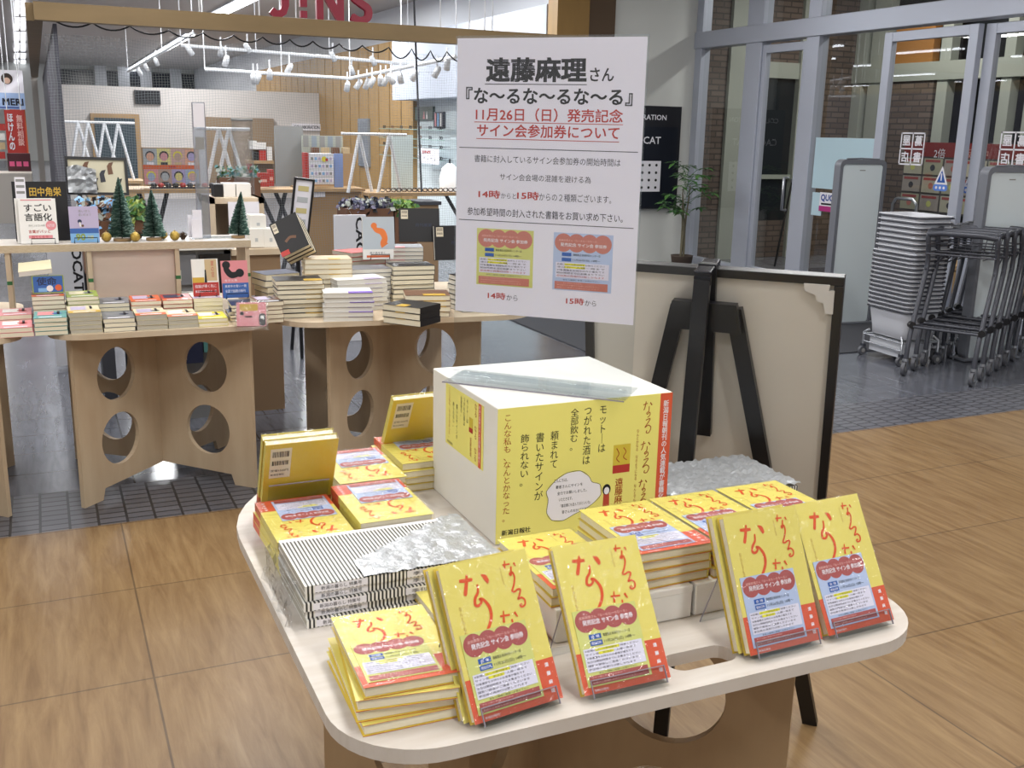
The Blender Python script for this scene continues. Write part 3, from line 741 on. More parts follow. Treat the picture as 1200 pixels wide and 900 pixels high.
def crumpled(name, label, loops_w, loops_d, z, thick, seed, loc, yaw=0., n=26, m=BAG, drape=.0, cut=None):
    rnd = random.Random(seed); k = MB(); vs, fs = [], []
    for j in range(n+1):
        for i in range(n+1):
            x, y = loops_w*i/n, loops_d*j/n
            edge = min(i, j, n-i, n-j)
            vs.append((x, y, thick*rnd.random()*(1 if edge else .6)))
    for j in range(n):
        for i in range(n):
            cx, cy = (i+.5)/n, (j+.5)/n
            if cut and not cut(cx, cy): continue
            a = j*(n+1)+i; fs.append((a, a+1, a+n+2, a+n+1))
    k.add(vs, fs, m, True); o = k.build(name); o.location = (loc[0], loc[1], z); o.rotation_euler.z = yaw
    return tag(o, label, 'plastic bag')
SILV = mat('crinkled_silvery_bag', '#b2b5b8', .28, metal=.35, bump=.6, bscale=36)
crumpled('plastic_bag', 'crinkled silvery plastic bag lying over the striped magazine pile', .235, .205, DK+5*(MT+.0006)+.0012, .0055, 3, (.415, 1.455), 0, m=SILV, cut=lambda x, y: y < .30+.75*x and (x > .02 or y < .4))
crumpled('plastic_bag', 'crinkled plastic bag wrapping the magazine pile right of the box', .30, .205, DK+3*(MT+.0026)+.0006, .011, 5, (1.106, 1.617), math.radians(-1), m=SILV, n=34)
k = MB(); rnd = random.Random(11); vs, fs = [], []
for j in range(9):
    for i in range(15):
        vs.append((rnd.uniform(-.005, .005)-.008*(j/8)**.5*2, i*.0145, .068*(1-j/8)+rnd.uniform(-.003, .003)))
for j in range(8):
    for i in range(14): a = j*15+i; fs.append((a, a+1, a+16, a+15))
k.add(vs, fs, BAG, True); o = k.build('plastic_bag'); o.location = (.312, 1.458, DK+.004); tag(o, 'clear crinkled bag hanging over the left end of the magazine pile', 'plastic bag')

# ================================================================== WHITE BOX WITH POSTERS
bx0, bx1, by0, by1, bz1 = .754, 1.142, 1.716, 2.086, .9485
t = thing('display_box', 'big white box carrying a yellow handwritten-style poster on its front', 'box', (.7255, 1.6515, .7283))
t.scale = (.9626, .93, .9626)
MB().box(0, bx1-bx0, 0, by1-by0, -.0286, bz1-.7005, WHITE).build('body', t, bevel=.002)
fx = frame((0, -.0012, -.7005), (1, 0, 0), (0, 0, 1)); k = MB(); wd = bx1-bx0
PY = mat('poster_yellow', '#e8e07c', .5)
k.box(0, wd, .6745, .9475, -.001, 0, PY, fx); z = .0004
k.rect(wd-.0285, .6745, wd, .9475, ORANGE, fx, z)
dx = -.019
k.text('新潟日報朝刊の人気連載が書籍化！', wd-.021, .706, wd-.008, .933, PAPER, fx, z*2, vertical=True, bold=.012)
for (x0, x1, z0, z1) in ((.337, .3627, .866, .934), (.336, .3637, .7806, .8502), (.336, .3604, .71, .768)):
    x0 += dx; x1 += dx; wq, hq = x1-x0, z1-z0
    def q(px, py): return (x0+wq*px, z1-hq*py)
    lift = [0]
    def Q(pts, ww): lift[0] += .00006; k.ribbon([q(a, b) for a, b in pts], ww, STROKEB, fx, z+lift[0])
    Q([(.05, .10), (.45, .06)], .0018); Q([(.3, .0), (.2, .2), (.1, .26)], .002); Q([(.68, .04), (.85, .13)], .0022)
    Q([(.6, .16), (.58, .3), (.4, .36), (.48, .4), (.65, .34), (.72, .42), (.5, .5)], .0018)
    Q([(.35, .58), (.75, .55), (.3, .8), (.6, .74), (.85, .82), (.7, .97), (.45, .97), (.5, .9)], .0019)
k.text('なんとかなる なるようになる なんとでもなる', .3262+dx, .706, .3322+dx, .877, STROKEB, fx, z, vertical=True)
k.rect(.274+dx, .789, .3135+dx, .849, mat('poster_book_gold', '#cdb63c', .5), fx, z); k.rect(.274+dx, .789, .3135+dx, .806, RED, fx, z*1.5)
k.ribbon([(.281+dx, .842), (.287+dx, .83), (.282+dx, .82), (.289+dx, .812)], .002, STROKEB, fx, z*1.5); k.ribbon([(.297+dx, .842), (.303+dx, .833), (.298+dx, .822), (.306+dx, .815)], .002, STROKEB, fx, z*1.5)
k.text('遠藤麻理', .281+dx, .7055, .3+dx, .778, STROKEB, fx, z, vertical=True, bold=.012)
for s_, x0, x1, z0, z1, m in (('モット｜は', .239, .2545, .838, .9333, BLACK), ('つがれた酒は', .2036, .2211, .8166, .933, BLACK), ('全部飲む。', .1742, .1918, .8484, .934, BLACK),
        ('頼まれて', .1316, .1491, .8172, .8929, BLACK), ('書いたサインが', .1, .1183, .7547, .8927, BLACK), ('飾られない。', .0675, .0859, .7873, .8928, BLACK), ('こんな私も、なんとかなった。', .0318, .0475, .7186, .9343, STROKEB)):
    k.text(s_, x0+dx, z0, x1+dx, z1, m, fx, z, vertical=True)
k.text('新潟日報社', .0311+dx, .69, .0935+dx, .7015, BLACK, fx, z, bold=.015)
bl = [(.13, .745), (.128, .725), (.14, .708), (.165, .704), (.19, .714), (.214, .722), (.234, .733), (.249, .748), (.246, .77), (.228, .777), (.22, .79), (.2, .804), (.17, .803), (.145, .79), (.126, .77), (.13, .755)]
k.poly([(x+dx, y) for x, y in bl], PAPER, fx, z*1.5)
k.ribbon([(x+dx, y) for x, y in bl+[bl[0]]], .0009, BLACK, fx, z*2, sub=3)
for i, s_ in enumerate(('こんにちは。', '著者さんにサインを', '全力でお願いしました。', 'いただきます。', '「書店様にも並んでるといいな」', '皆さんのおかげです')):
    k.text(s_, .142+dx+.004*i, .786-.0135*i, .142+dx+.004*i+[.03, .06, .066, .03, .068, .055][i], .793-.0135*i, BLACK, fx, z*2.5)
gx = .262+dx
k.poly([(gx-.008, .713), (gx+.008, .713), (gx+.0065, .748), (gx-.0065, .748)], mat('girl_red_dress', '#b8442e', .5), fx, z)
k.disc(gx, .757, .0095, BLACK, fx, z, 16, .0115); k.disc(gx, .7545, .0062, PAPER, fx, z*2, 16, .0078)
k.ribbon([(gx-.004, .713), (gx-.004, .709)], .002, BLACK, fx, z); k.ribbon([(gx+.004, .713), (gx+.004, .709)], .002, BLACK, fx, z)
k.build('front_poster', t)['label'] = 'yellow poster with vertical black writing and a red edge band'
# small poster on the left side (u = const face, writing runs towards the camera)
fs_ = frame((-.0012, 2.0-by0, .70-.7005), (0, -1, 0), (0, 0, 1)); k = MB()
k.box(0, .215, .104, .236, -.001, 0, PY, fs_); k.rect(.19, .104, .205, .236, ORANGE, fs_, z); k.text('新潟日報朝刊の人気連載が書籍化！', .194, .107, .201, .233, PAPER, fs_, z*2, vertical=True)
k.rect(.14, .165, .16, .196, mat('poster_book_gold', '#cdb63c', .5), fs_, z); k.rect(.14, .165, .16, .175, RED, fs_, z*2)
k.text('なる なる なる', .17, .112, .181, .232, STROKEB, fs_, z, vertical=True); k.text('遠藤麻理', .145, .115, .154, .155, STROKEB, fs_, z, vertical=True)
for s_, x0, zz0, zz1, m in (('モット｜は', .125, .18, .228, BLACK), ('つがれた酒は', .107, .17, .228, BLACK), ('全部飲む。', .09, .185, .228, BLACK), ('書いたサインが', .065, .13, .205, BLACK), ('飾られない。', .045, .15, .205, BLACK), ('こんな私も、なんとかなった。', .02, .12, .23, STROKEB)):
    k.text(s_, x0, zz0, x0+.0085, zz1, m, fs_, z, vertical=True)
k.text('新潟日報社', .012, .108, .045, .114, BLACK, fs_, z)
k.build('side_poster', t)['label'] = 'small yellow poster on the left face'

# ================================================================== CLEAR SIGN HOLDER WITH PAPER SIGN
SY = -.77; sx_ = Vector((math.cos(SY), math.sin(SY), 0)); sn = Vector((-sx_.y, sx_.x, 0))
t = thing('sign_holder', 'clear stand on the white box holding a big white paper sign', 'sign', (.742, 1.912, .9675), SY)
t.scale = (.9626, .9626, .9626)
SF = frame((0, 0, 1.09-bz1-.0005), (1, 0, 0), (0, 0, 1))
MB().box(-.002, .384, -.0006, .0016, .002, 1.636-bz1, ACRYL).build('clear_sheet', t)
k = MB()
k.box(-.002, .384, -.062, .062, .0, .002, ACRYL); k.box(-.002, .384, -.0625, -.0612, -.0002, .0024, ACRYLE); k.tube([(-.002, -.03, .012), (.384, -.045, .010)], .010, ACRYL, 10, cap=False)
k.build('base_flange', t)
k = MB(); SIGNP = mat('sign_paper', '#e0e0ee', .45)
k.box(.001, .381, .001, .542, .0009, .0017, SIGNP, SF)
z = .0019
for s_, x0, x1, y0, y1, m, b in (('遠藤麻理', .0619, .2672, .4599, .5061, BLACK, .035), ('さん', .2735, .3203, .4623, .487, BLACK, .014), ('『な～るな～るな～る』', .0203, .3582, .4178, .4504, BLACK, .02),
        ('11月26日（日）発売記念', .0416, .3411, .3862, .4115, RED, .014), ('サイン会参加券について', .0448, .3357, .3555, .3805, RED, .014),
        ('書籍に封入しているサイン会参加券の開始時間は', .0398, .3407, .3056, .3199, NAVY, 0), ('サイン会会場の混雑を避ける為', .095, .2833, .2717, .285, NAVY, 0),
        ('14時', .0496, .0965, .2352, .251, RED, .02), ('からと', .0984, .1305, .236, .2465, NAVY, 0), ('15時', .1324, .1784, .2354, .2516, RED, .02), ('からの２種類ございます。', .1791, .3257, .2349, .2503, NAVY, 0),
        ('参加希望時間の封入された書籍をお買い求め下さい。', .0256, .3503, .1996, .2157, NAVY, .004), ('14時', .0731, .112, .0312, .0455, RED, .016), ('から', .1145, .1385, .031, .0425, NAVY, 0), ('15時', .2415, .279, .033, .0466, RED, .016), ('から', .281, .3042, .0325, .0435, NAVY, 0)):
    k.text(s_, x0, y0, x1, y1, m, SF, z, bold=b)
for x0, x1, y, m in ((.060, .268, .456, BLACK), (.0385, .342, .3835, RED), (.0435, .336, .3515, RED), (.0067, .3736, .3335, NAVY), (.0074, .3723, .19, NAVY)):
    k.rect(x0, y-.0007, x1, y+.0007, m, SF, z)
for x0, x1, y0, y1, c in ((.0475, .1696, .0597, .1747, TICKY), (.2117, .3333, .0603, .1746, TICKB)):
    a, h = x1-x0, y1-y0
    k.rect(x0, y0, x1, y1, c, SF, z); zz = z+.0002
    for i in range(4): k.disc(x0+a*(.17+.22*i), y0+h*.83, a*.15, SALMON, SF, zz+.00004*i, 20)
    zz += .0004
    k.text('遠藤麻理さん『な～るな～るな～る』', x0+a*.09, y0+h*.855, x0+a*.75, y0+h*.89, mat('pink_print', '#e8b6ae', .5), SF, zz); k.text('発売記念 サイン会 参加券', x0+a*.12, y0+h*.765, x0+a*.9, y0+h*.83, PAPER, SF, zz, bold=.01)
    for i in (0, 1): k.rect(x0+a*.15, y0+h*(.60-.09*i), x0+a*.31, y0+h*(.66-.09*i), BLUE, SF, zz); k.text(('蔦屋書店 新潟中央インター店', '11月26日(日) 14時～')[i], x0+a*.34, y0+h*(.61-.09*i), x0+a*.8, y0+h*(.65-.09*i), NAVY, SF, zz)
    k.rect(x0+a*.05, y0+h*.22, x0+a*.95, y0+h*.49, LAV, SF, zz)
    for i in range(5):
        k.rect(x0+a*.2, y0+h*(.44-.05*i), x0+a*.55, y0+h*(.475-.05*i), HILITE if i < 2 else LAV, SF, zz+.0001); k.text(('会場にはこの参加券をお持ちください', '本はお一人様一冊まで', '対象書籍をお持ちの方が優先です', '開始時間までにお集まり下さい', '参加券の再発行は致しかねます')[i], x0+a*.07, y0+h*(.44-.05*i), x0+a*.88, y0+h*(.472-.05*i), NAVY if i != 4 else RED, SF, zz+.0002)
    k.text('本を入場時に係員へお見せ下さい', x0+a*.18, y0+h*.175, x0+a*.8, y0+h*.2, NAVY, SF, zz)
    k.rect(x0+a*.04, y0+h*.02, x0+a*.94, y0+h*.155, SALMON, SF, zz)
    for i in range(3): k.text(('サイン会に参加される方は', '参加券を切り離さず会場へお持ち下さい', '皆様のご来場をお待ちしております')[i], x0+a*.08, y0+h*(.12-.04*i), x0+a*(.5+.3*(i > 0)), y0+h*(.143-.04*i), mat('pink_print', '#e8b6ae', .5), SF, zz+.0001)
k.build('paper_sign', t)
MB().box(-.002, .384, -.001, .5455, .0026, .0031, clear('sign_film', gloss=.03, fres=1.3, rough=.06, bump=.08, bscale=5), SF).build('front_film', t)

# ================================================================== EASEL WITH BLACK-FRAMED BOARD (seen from behind)
EA = math.radians(-46.5); ee = Vector((math.cos(EA), math.sin(EA), 0)); en = Vector((-ee.y, ee.x, 0))
foot = Vector((1.704, 1.802, 0)); LEAN = math.radians(10)
ez = Vector((-en.x*math.sin(LEAN), -en.y*math.sin(LEAN), math.cos(LEAN)))
EM = Matrix((ee, ez, ee.cross(ez))).transposed().to_4x4(); EM.translation = foot       # x along board, y up the slope, z towards the camera
t = thing('easel', 'black wooden easel standing with its back to the camera', 'easel')
cx = -.322
def legbar(mb, p, q, wd, th, z, m): 
    p, q = Vector(p), Vector(q); d = (q-p).normalized(); n = Vector((-d.y, d.x))*wd/2
    mb.plate([[(p+n)[:], (q+n)[:], (q-n)[:], (p-n)[:]]], th, m, EM, z)
for sgn in (-1, 1):
    k = MB(); legbar(k, (cx+sgn*.30, .0), (cx+sgn*.062, 1.10), .036, .02, 0, BLKPAINT); k.build('front_leg', t, bevel=.002)
k = MB(); k.plate([[(cx-.085, 1.052), (cx+.085, 1.052), (cx+.072, 1.118), (cx-.072, 1.118)]], .02, BLKPAINT, EM, .0205); k.build('cross_bar', t, bevel=.002)
k = MB(); k.plate([[(cx-.02, .78), (cx+.02, .78), (cx+.02, 1.2), (cx-.02, 1.2)]], .016, BLKPAINT, EM, -.002); k.build('top_post', t, bevel=.002)
top = EM @ Vector((cx, 1.19, .045)); ft = Vector((1.29, 1.90, .0)); d = (top-ft).normalized(); sx2 = ee
M = Matrix((sx2, d, sx2.cross(d).normalized())).transposed().to_4x4(); M.translation = ft
k = MB(); k.box(-.018, .018, 0, (top-ft).length, -.009, .009, BLKPAINT, M); k.build('rear_leg', t, bevel=.002)
k = MB(); CLP = mat('black_clip', '#202026', .25, metal=.4); k.box(cx-.019, cx+.019, 1.1865, 1.198, -.05, .056, CLP, EM); k.box(cx-.019, cx+.019, 1.15, 1.1864, -.05, -.0435, CLP, EM); k.box(cx-.019, cx+.019, 1.166, 1.1864, .050, .056, CLP, EM); k.build('top_clip', t, bevel=.003)
k = MB()
a, b = Vector(ft)+Vector((0, 0, .33)), EM @ Vector((cx, .36, -.0)); 
for i in range(13):
    c = a.lerp(b, i/13)+Vector((0, 0, -.11*math.sin(PI*i/13))); e = a.lerp(b, (i+1)/13)+Vector((0, 0, -.11*math.sin(PI*(i+1)/13)))
    mid = (c+e)/2; dd = (e-c).normalized(); uu = Vector((0, 0, 1)) if i % 2 else ee
    k.tube([mid+dd*.012*math.cos(2*PI*j/10)+uu*.006*math.sin(2*PI*j/10) for j in range(10)], .0016, WIRE, 5, closed=True)
k.build('chain', t)
b_ = thing('framed_board', 'black framed board seen from its cream back, resting on the easel', 'board')
bxl, bxr, byb, byt = -.615, -.032, .34, 1.185
k = MB(); k.box(bxl+.012, bxr-.012, byb+.012, byt-.012, -.030, -.024, mat('cream_board_back', '#cfc8bb', .65, noise=.1, nscale=3), EM); k.build('back_panel', b_)
k = MB()
for x0, x1, y0, y1 in ((bxl, bxr, byt-.02, byt), (bxl, bxr, byb, byb+.02), (bxl, bxl+.02, byb+.0201, byt-.0201), (bxr-.02, bxr, byb+.0201, byt-.0201)): k.box(x0, x1, y0, y1, -.042, -.0125, BLKPAINT, EM)
k.build('frame', b_, bevel=.0015)
k = MB(); c0 = (bxr-.018, byt-.018)
k.plate([[(c0[0]-.065, c0[1]), (c0[0]-.01, c0[1]), (c0[0]-.012, c0[1]-.014), (c0[0], c0[1]-.012), (c0[0], c0[1]-.065), (c0[0]-.015, c0[1]-.065), (c0[0]-.022, c0[1]-.042), (c0[0]-.035, c0[1]-.038), (c0[0]-.04, c0[1]-.024), (c0[0]-.062, c0[1]-.016)]], .012, mat('corner_plastic', '#c9c6c0', .3), EM, -.016)
k.build('corner_bracket', b_, bevel=.001)
k = MB(); k.tube([tuple(EM @ Vector((cx-.28, .33, -.012))), tuple(EM @ Vector((cx-.28, .33, -.06)))], .007, BLKPAINT).tube([tuple(EM @ Vector((cx+.28, .33, -.012))), tuple(EM @ Vector((cx+.28, .33, -.06)))], .007, BLKPAINT); k.build('rest_peg', t)

# ================================================================== SMALL PAPERBACKS AND HARDBACKS ON THE OTHER TABLES
SMALL = {}
def sbook_mesh(key, w_, d_, t_, cover, pages, art=None, band=None, over=.001, top=None):
    if key not in SMALL:
        k = MB(); e = min(.0010 if w_ > .13 else .0008, t_*.14)
        k.box(0, w_, 0, d_, t_-e, t_, top or cover); k.box(0, w_, 0, d_, 0, e, cover); k.box(w_-e, w_, 0, d_, e, t_-e, cover)
        k.box(over, w_-e, over, d_-over, e, t_-e, pages)
        if band:  # paper belly band wrapped round: shows on the top and as tabs on the edges
            m, a, b = band; k.box(w_*a, w_*b, -.0006, d_*.3, t_-e*1.05, t_+.0004, m); k.box(w_*a, w_*b, -.0006, 0, t_-e*1.6, t_, m)
        if art:
            m1, m2, m3 = art; z = t_+.0006
            k.rect(0, 0, w_, d_*.3, m1, z=z); k.rect(w_*.1, d_*.4, w_*.6, d_*.9, m2, z=z); k.disc(w_*.7, d_*.6, w_*.16, m3, z=z+.0002, n=12); k.rect(w_*.15, d_*.08, w_*.85, d_*.16, PAPER, z=z+.0002); k.rect(w_*.7, d_*.5, w_*.78, d_*.93, DGREY, z=z+.0002)
        SMALL[key] = k
    return SMALL[key]
SMD = {}
def sbook(key, label, M, group, **k):
    if key not in SMD:
        o = sbook_mesh(key, **k).build('book', M=M); SMD[key] = o.data
    else:
        o = bpy.data.objects.new('book', SMD[key]); COL.objects.link(o); o.matrix_local = M
    return tag(o, label, 'book', group)
def sstack(key, n, x, y, z0, yaw, where, group, desc, jit=.003, rotj=1.5, topart=True, gap=.0006, **k):
    art = k.pop('art', None); t_ = k['t_']
    for i in range(n):
        top = i == n-1
        kk = key+('_top' if top and art else '')
        sbook(kk, f'{desc}, {ORD[n-1-i]} of {where}', place(x+random.uniform(-jit, jit), y+random.uniform(-jit, jit), z0+i*(t_+gap), yaw+math.radians(random.uniform(-rotj, rotj))), group,
              art=art if top else None, **k)
    return z0+n*(t_+gap)
cA = {n: mat('print_'+n, c, .4) for n, c in dict(orange='#d0643a', pink='#d98a90', teal='#5f9a98', blue='#3b62a6', grey='#77797e', navy='#2c3350', yellow='#ddd23c', cream='#d8cfae', purple='#7c5cc0', green='#8fa04a', black='#1b1a1c', brown='#6d4c38', red='#b23a34', lilac='#b9aeca', white='#e6e4e0', mustard='#c7a23e', tan='#c3ac86', sky='#7fb0dc').items()}
GB = 'paperbacks on the shelf table'
fr_ = [  # front row: x, width, n, label, band colour, art
    (-.175, 4, .0165, 'pink', ('pink', 'white', 'red'), 'front-row stack at the left picture edge', 2),
    (-.060, 4, .0155, 'teal', ('teal', 'pink', 'blue'), 'front-row stack with teal top', 4),
    (.057, 5, .0150, 'cream', ('mustard', 'lilac', 'cream'), 'front-row stack with mustard banded top', 5),
    (.173, 3, .0160, 'grey', ('grey', 'grey', 'navy'), 'front-row stack with grey top', 3),
    (.286, 3, .0185, 'cream', ('orange', 'lilac', 'grey'), 'front-row stack with orange top, left one', 3),
    (.398, 3, .0150, 'cream', ('orange', 'white', 'tan'), 'front-row stack with orange top, right one', 3),
    (.510, 2, .0150, 'yellow', ('yellow', 'white', 'lilac'), 'front-row stack with yellow top', 2)]
for x, n, t_, c, art, where, nn in fr_:
    sstack('f%d' % int(x*1000), nn, x, 4.022, .7003, 0, where, GB, 'small paperback', w_=.110, d_=.155, t_=t_, cover=cA[c], pages=PAGEG if c in ('cream',) else PAGE, art=tuple(cA[a] for a in art), jit=.002)
br_ = [(-.182, 3, .0165, 'pink', ('pink', 'white', 'red'), 'second-row stack at the left picture edge'),
    (-.062, 7, .0160, 'brown', ('orange', 'white', 'red'), 'second-row stack below the dark blue cover'),
    (.058, 7, .0150, 'green', ('green', 'cream', 'grey'), 'second-row stack with green top'),
    (.168, 5, .0150, 'grey', ('grey', 'grey', 'navy'), 'second-row stack with grey top'),
    (.283, 5, .0155, 'orange', ('orange', 'lilac', 'grey'), 'second-row stack with orange top, left one'),
    (.402, 5, .0155, 'red', ('orange', 'navy', 'grey'), 'second-row stack with dark orange top'),
    (.519, 5, .0160, 'cream', ('lilac', 'cream', 'grey'), 'second-row stack carrying the two upright books'),]
for x, n, t_, c, art, where in br_:
    sstack('b%d' % int(x*1000), n, x, 4.20, .7003, 0, where, GB, 'small paperback', w_=.112, d_=.155, t_=t_, cover=cA[c], pages=PAGE, art=tuple(cA[a] for a in art), jit=.002)
sstack('re', 5, .642, 4.10, .7003, math.radians(-6), 'right end stack behind the bagged book', GB, 'small dark-covered paperback', w_=.11, d_=.155, t_=.0125, cover=cA['navy'], pages=PAGE, jit=.006, rotj=5)
sstack('rg', 5, .735, 4.02, .7003, math.radians(4), 'corner stack beside the tall hardbacks', GB, 'small cream paperback', w_=.1, d_=.15, t_=.0165, cover=cA['brown'], pages=PAGE, art=tuple(cA[a] for a in ('black', 'lilac', 'grey')), jit=.004)

def facebook(name, label, x, y, z, wd, h, t_, yaw, lean, cover, art, group=None, back=None):
    """book standing face out; art(k, z) draws with x right, y up"""
    ex = Vector((math.cos(yaw), math.sin(yaw), 0)); n0 = Vector((-ex.y, ex.x, 0)); ey = math.sin(lean)*n0+math.cos(lean)*Vector((0, 0, 1)); nz = ex.cross(ey)
    M = Matrix((ex, ey, nz)).transposed().to_4x4(); M.translation = Vector((x, y, z))-nz*t_
    k = MB(); e = .0015; k.box(0, wd, 0, h, t_-e, t_, cover); k.box(0, wd, 0, h, 0, e, cover); k.box(wd-e, wd, 0, h, e, t_-e, cover)
    art(k, t_+.0004); t = thing(name, label, 'book', group=group, M=M); k.build('cover', t)
    MB().box(.002, wd-e, .002, h-.002, e, t_-e, PAGEW).build('pages', t)
    return t
def wirestand(label, x, y, z, wd, yaw=0, h=.022):
    k = MB(); pts = [(-wd/2, .05, .001), (-wd/2, -.004, .001), (-wd/2, -.012, .004), (-wd/2, -.012, h), (wd/2, -.012, h), (wd/2, -.012, .004), (wd/2, -.004, .001), (wd/2, .05, .001)]
    k.tube(pts, .0019, WIRE, 6); k.tube([(-wd/2, .05, .001), (-wd/2, .075, .11), (wd/2, .075, .11), (wd/2, .05, .001)], .0019, WIRE, 6)
    o = k.build('book_stand'); o.location = (x, y, z); o.rotation_euler.z = yaw; return tag(o, label, 'book stand', 'black wire book stands')
zt = .7003+5*.0166+.002
def art1(k, z):
    k.rect(0, 0, .10, .054, cA['red'], z=z); k.rect(.004, .06, .042, .14, cA['white'], z=z); k.rect(.05, .06, .096, .146, cA['tan'], z=z); k.poly([(.046, .054), (.056, .054), (.054, .105), (.049, .105)], cA['black'], z=z+.0002); k.rect(.0, .054, .045, .075, cA['mustard'], z=z+.0001)
    k.text('結論が導く先に', .008, .033, .09, .046, PAPER, z=z+.0003); k.text('書店員おすすめの一冊', .008, .014, .09, .024, PAPER, z=z+.0003); k.text('家の窓', .074, .075, .086, .14, cA['red'], z=z+.0003, vertical=True)
facebook('face_out_book', 'upright paperback with red lower band on the right-hand small stack', .524, 4.235, zt, .102, .148, .013, 0, .16, cA['white'], art1)
def art2(k, z):
    k.rect(0, 0, .104, .06, cA['blue'], z=z); k.ribbon([(.016, .138, .01), (.02, .115, .022), (.04, .092, .026), (.075, .1, .02)], .02, cA['black'], z=z); k.disc(.02, .133, .016, cA['black'], z=z+.0001, n=14); k.disc(.072, .1, .017, cA['black'], z=z+.0001, n=14)
    k.text('真夜中の青い一冊', .01, .042, .095, .053, PAPER, z=z+.0003); k.text('全国で話題の新刊', .01, .022, .09, .034, PAPER, z=z+.0003); k.text('冬子と鳥', .01, .066, .06, .075, PAPER, z=z+.0003)
facebook('face_out_book', 'upright pink paperback with black bird shape and blue band', .636, 4.22, .775, .104, .15, .014, 0, .15, cA['pink'], art2)
wirestand('wire stand in front of the red-banded paperback', .578, 4.224, zt, .066); wirestand('wire stand in front of the pink paperback', .69, 4.21, .7735, .085)
def art3(k, z):
    k.rect(.004, .004, .106, .064, cA['blue'], z=z); k.text('使命', .016, .03, .085, .06, cA['navy'], z=z+.0002, bold=.02); k.disc(.09, .02, .012, cA['orange'], z=z+.0002, n=10); k.disc(.06, .018, .012, cA['white'], z=z+.0002, n=10); k.rect(.02, .006, .05, .02, cA['sky'], z=z+.0002)
facebook('face_out_book', 'dark blue covered book half under a tilted book, on tall small stack', -.058, 4.235, .822, .11, .066, .02, 0, .1, cA['green'], art3)
sbook('tilt', 'pale book lying tilted across the dark blue covered book', Matrix.Translation((-.1, 4.24, .887)) @ Matrix.Rotation(math.radians(6), 4, 'X') @ Matrix.Rotation(math.radians(-5), 4, 'Y'), GB, w_=.115, d_=.15, t_=.018, cover=cA['cream'], pages=PAGEW)
# bagged pink book leaning at the corner
k = MB(); k.box(0, .11, 0, .095, 0, .012, cA['pink']); k.rect(.012, .06, .08, .088, cA['mustard'], z=.0125); k.disc(.02, .05, .008, cA['black'], z=.0125, n=10); k.rect(.03, .034, .06, .04, cA['black'], z=.0125); k.plate([rrect(.083, .0, .108, .05, .011, 4)], .001, cA['black'], z=.0128); k.disc(.0955, .034, .007, cA['white'], z=.0136, n=10)
t = thing('bagged_book', 'pink book in a crumpled clear bag leaning over the table corner', 'book', M=Matrix.Translation((.645, 3.972, .702)) @ Matrix.Rotation(math.radians(-12), 4, 'Z') @ Matrix.Rotation(math.radians(62), 4, 'X'))
k.build('cover', t)
k = MB(); rnd = random.Random(4); n = 9; vs = [(-.006+.125*i/n, -.02+.12*j/n, .0145+.009*rnd.random()) for j in range(n+1) for i in range(n+1)]; fs = [(j*(n+1)+i, j*(n+1)+i+1, (j+1)*(n+1)+i+1, (j+1)*(n+1)+i) for j in range(n) for i in range(n)]
k.add(vs, fs, BAG); k.build('clear_bag', t)

# hardback stacks on the table behind the box
GM = 'hardbacks on the far plywood table'
def hb(n, x, y, z0, yawd, where, desc, w_, d_, t_, cover, pages=PAGE, band=None, art=None, jit=.004, rotj=1.5):
    return sstack(where, n, x, y, z0, math.radians(yawd), where, GM, desc, jit=jit, rotj=rotj, w_=w_, d_=d_, t_=t_, cover=cA[cover], pages=pages, band=band, art=art, over=.002)
hb(6, .992, 3.995, .7003, -12, 'stack with purple bands at table front', 'white book', .195, .14, .0185, 'white', PAGEW, (cA['purple'], .5, 1))
hb(3, 1.205, 3.905, .7003, -52, 'low stack turned to a corner at table front', 'thick black hardback', .18, .145, .0245, 'black', PAGE, (cA['mustard'], .35, .6), jit=.005)
hb(4, 1.33, 3.99, .7003, -16, 'stack just behind the corner-turned one', 'thick brown hardback', .185, .15, .022, 'brown', PAGE, (cA['mustard'], .4, .9))
hb(8, .83, 4.115, .7003, -4, 'tall stack with tan bands, dark top', 'cream hardback', .19, .14, .0185, 'black', PAGE, (cA['mustard'], .6, .98))
hb(5, .845, 4.42, .7003, 14, 'stack left of the tan banded ones', 'dark covered book', .16, .14, .0265, 'navy', PAGE, jit=.008)
z1 = hb(10, .985, 4.30, .7003, -8, 'second tan-banded stack, higher and farther', 'cream hardback', .20, .14, .0205, 'tan', PAGE, (cA['mustard'], .5, .75), jit=.008)
hb(7, 1.10, 4.19, .7003, 2, 'slim white stack behind the purple bands', 'slim white book', .22, .15, .0185, 'white', PAGEW, (cA['lilac'], .55, .9))
hb(8, 1.19, 4.36, .7003, 2, 'second slim white stack, farther back', 'slim grey book', .2, .15, .0185, 'grey', PAGEW)
hb(8, 1.385, 4.33, .7003, -3, 'cream stack with black covers near the sign', 'cream hardback', .19, .15, .0200, 'black', PAGE)
hb(7, 1.60, 4.02, .7003, 6, 'stack partly behind the paper sign edge', 'black hardback', .18, .15, .0205, 'black', PAGEW)
hb(10, 1.26, 4.56, .7003, 20, 'stack carrying the orange painted cover', 'pink edged hardback', .2, .15, .0195, 'red', PAGEG)
hb(11, 1.45, 4.62, .7003, -14, 'stack under the leaning black books', 'grey edged hardback', .17, .15, .0190, 'grey', PAGEW, (cA['pink'], .1, .5))
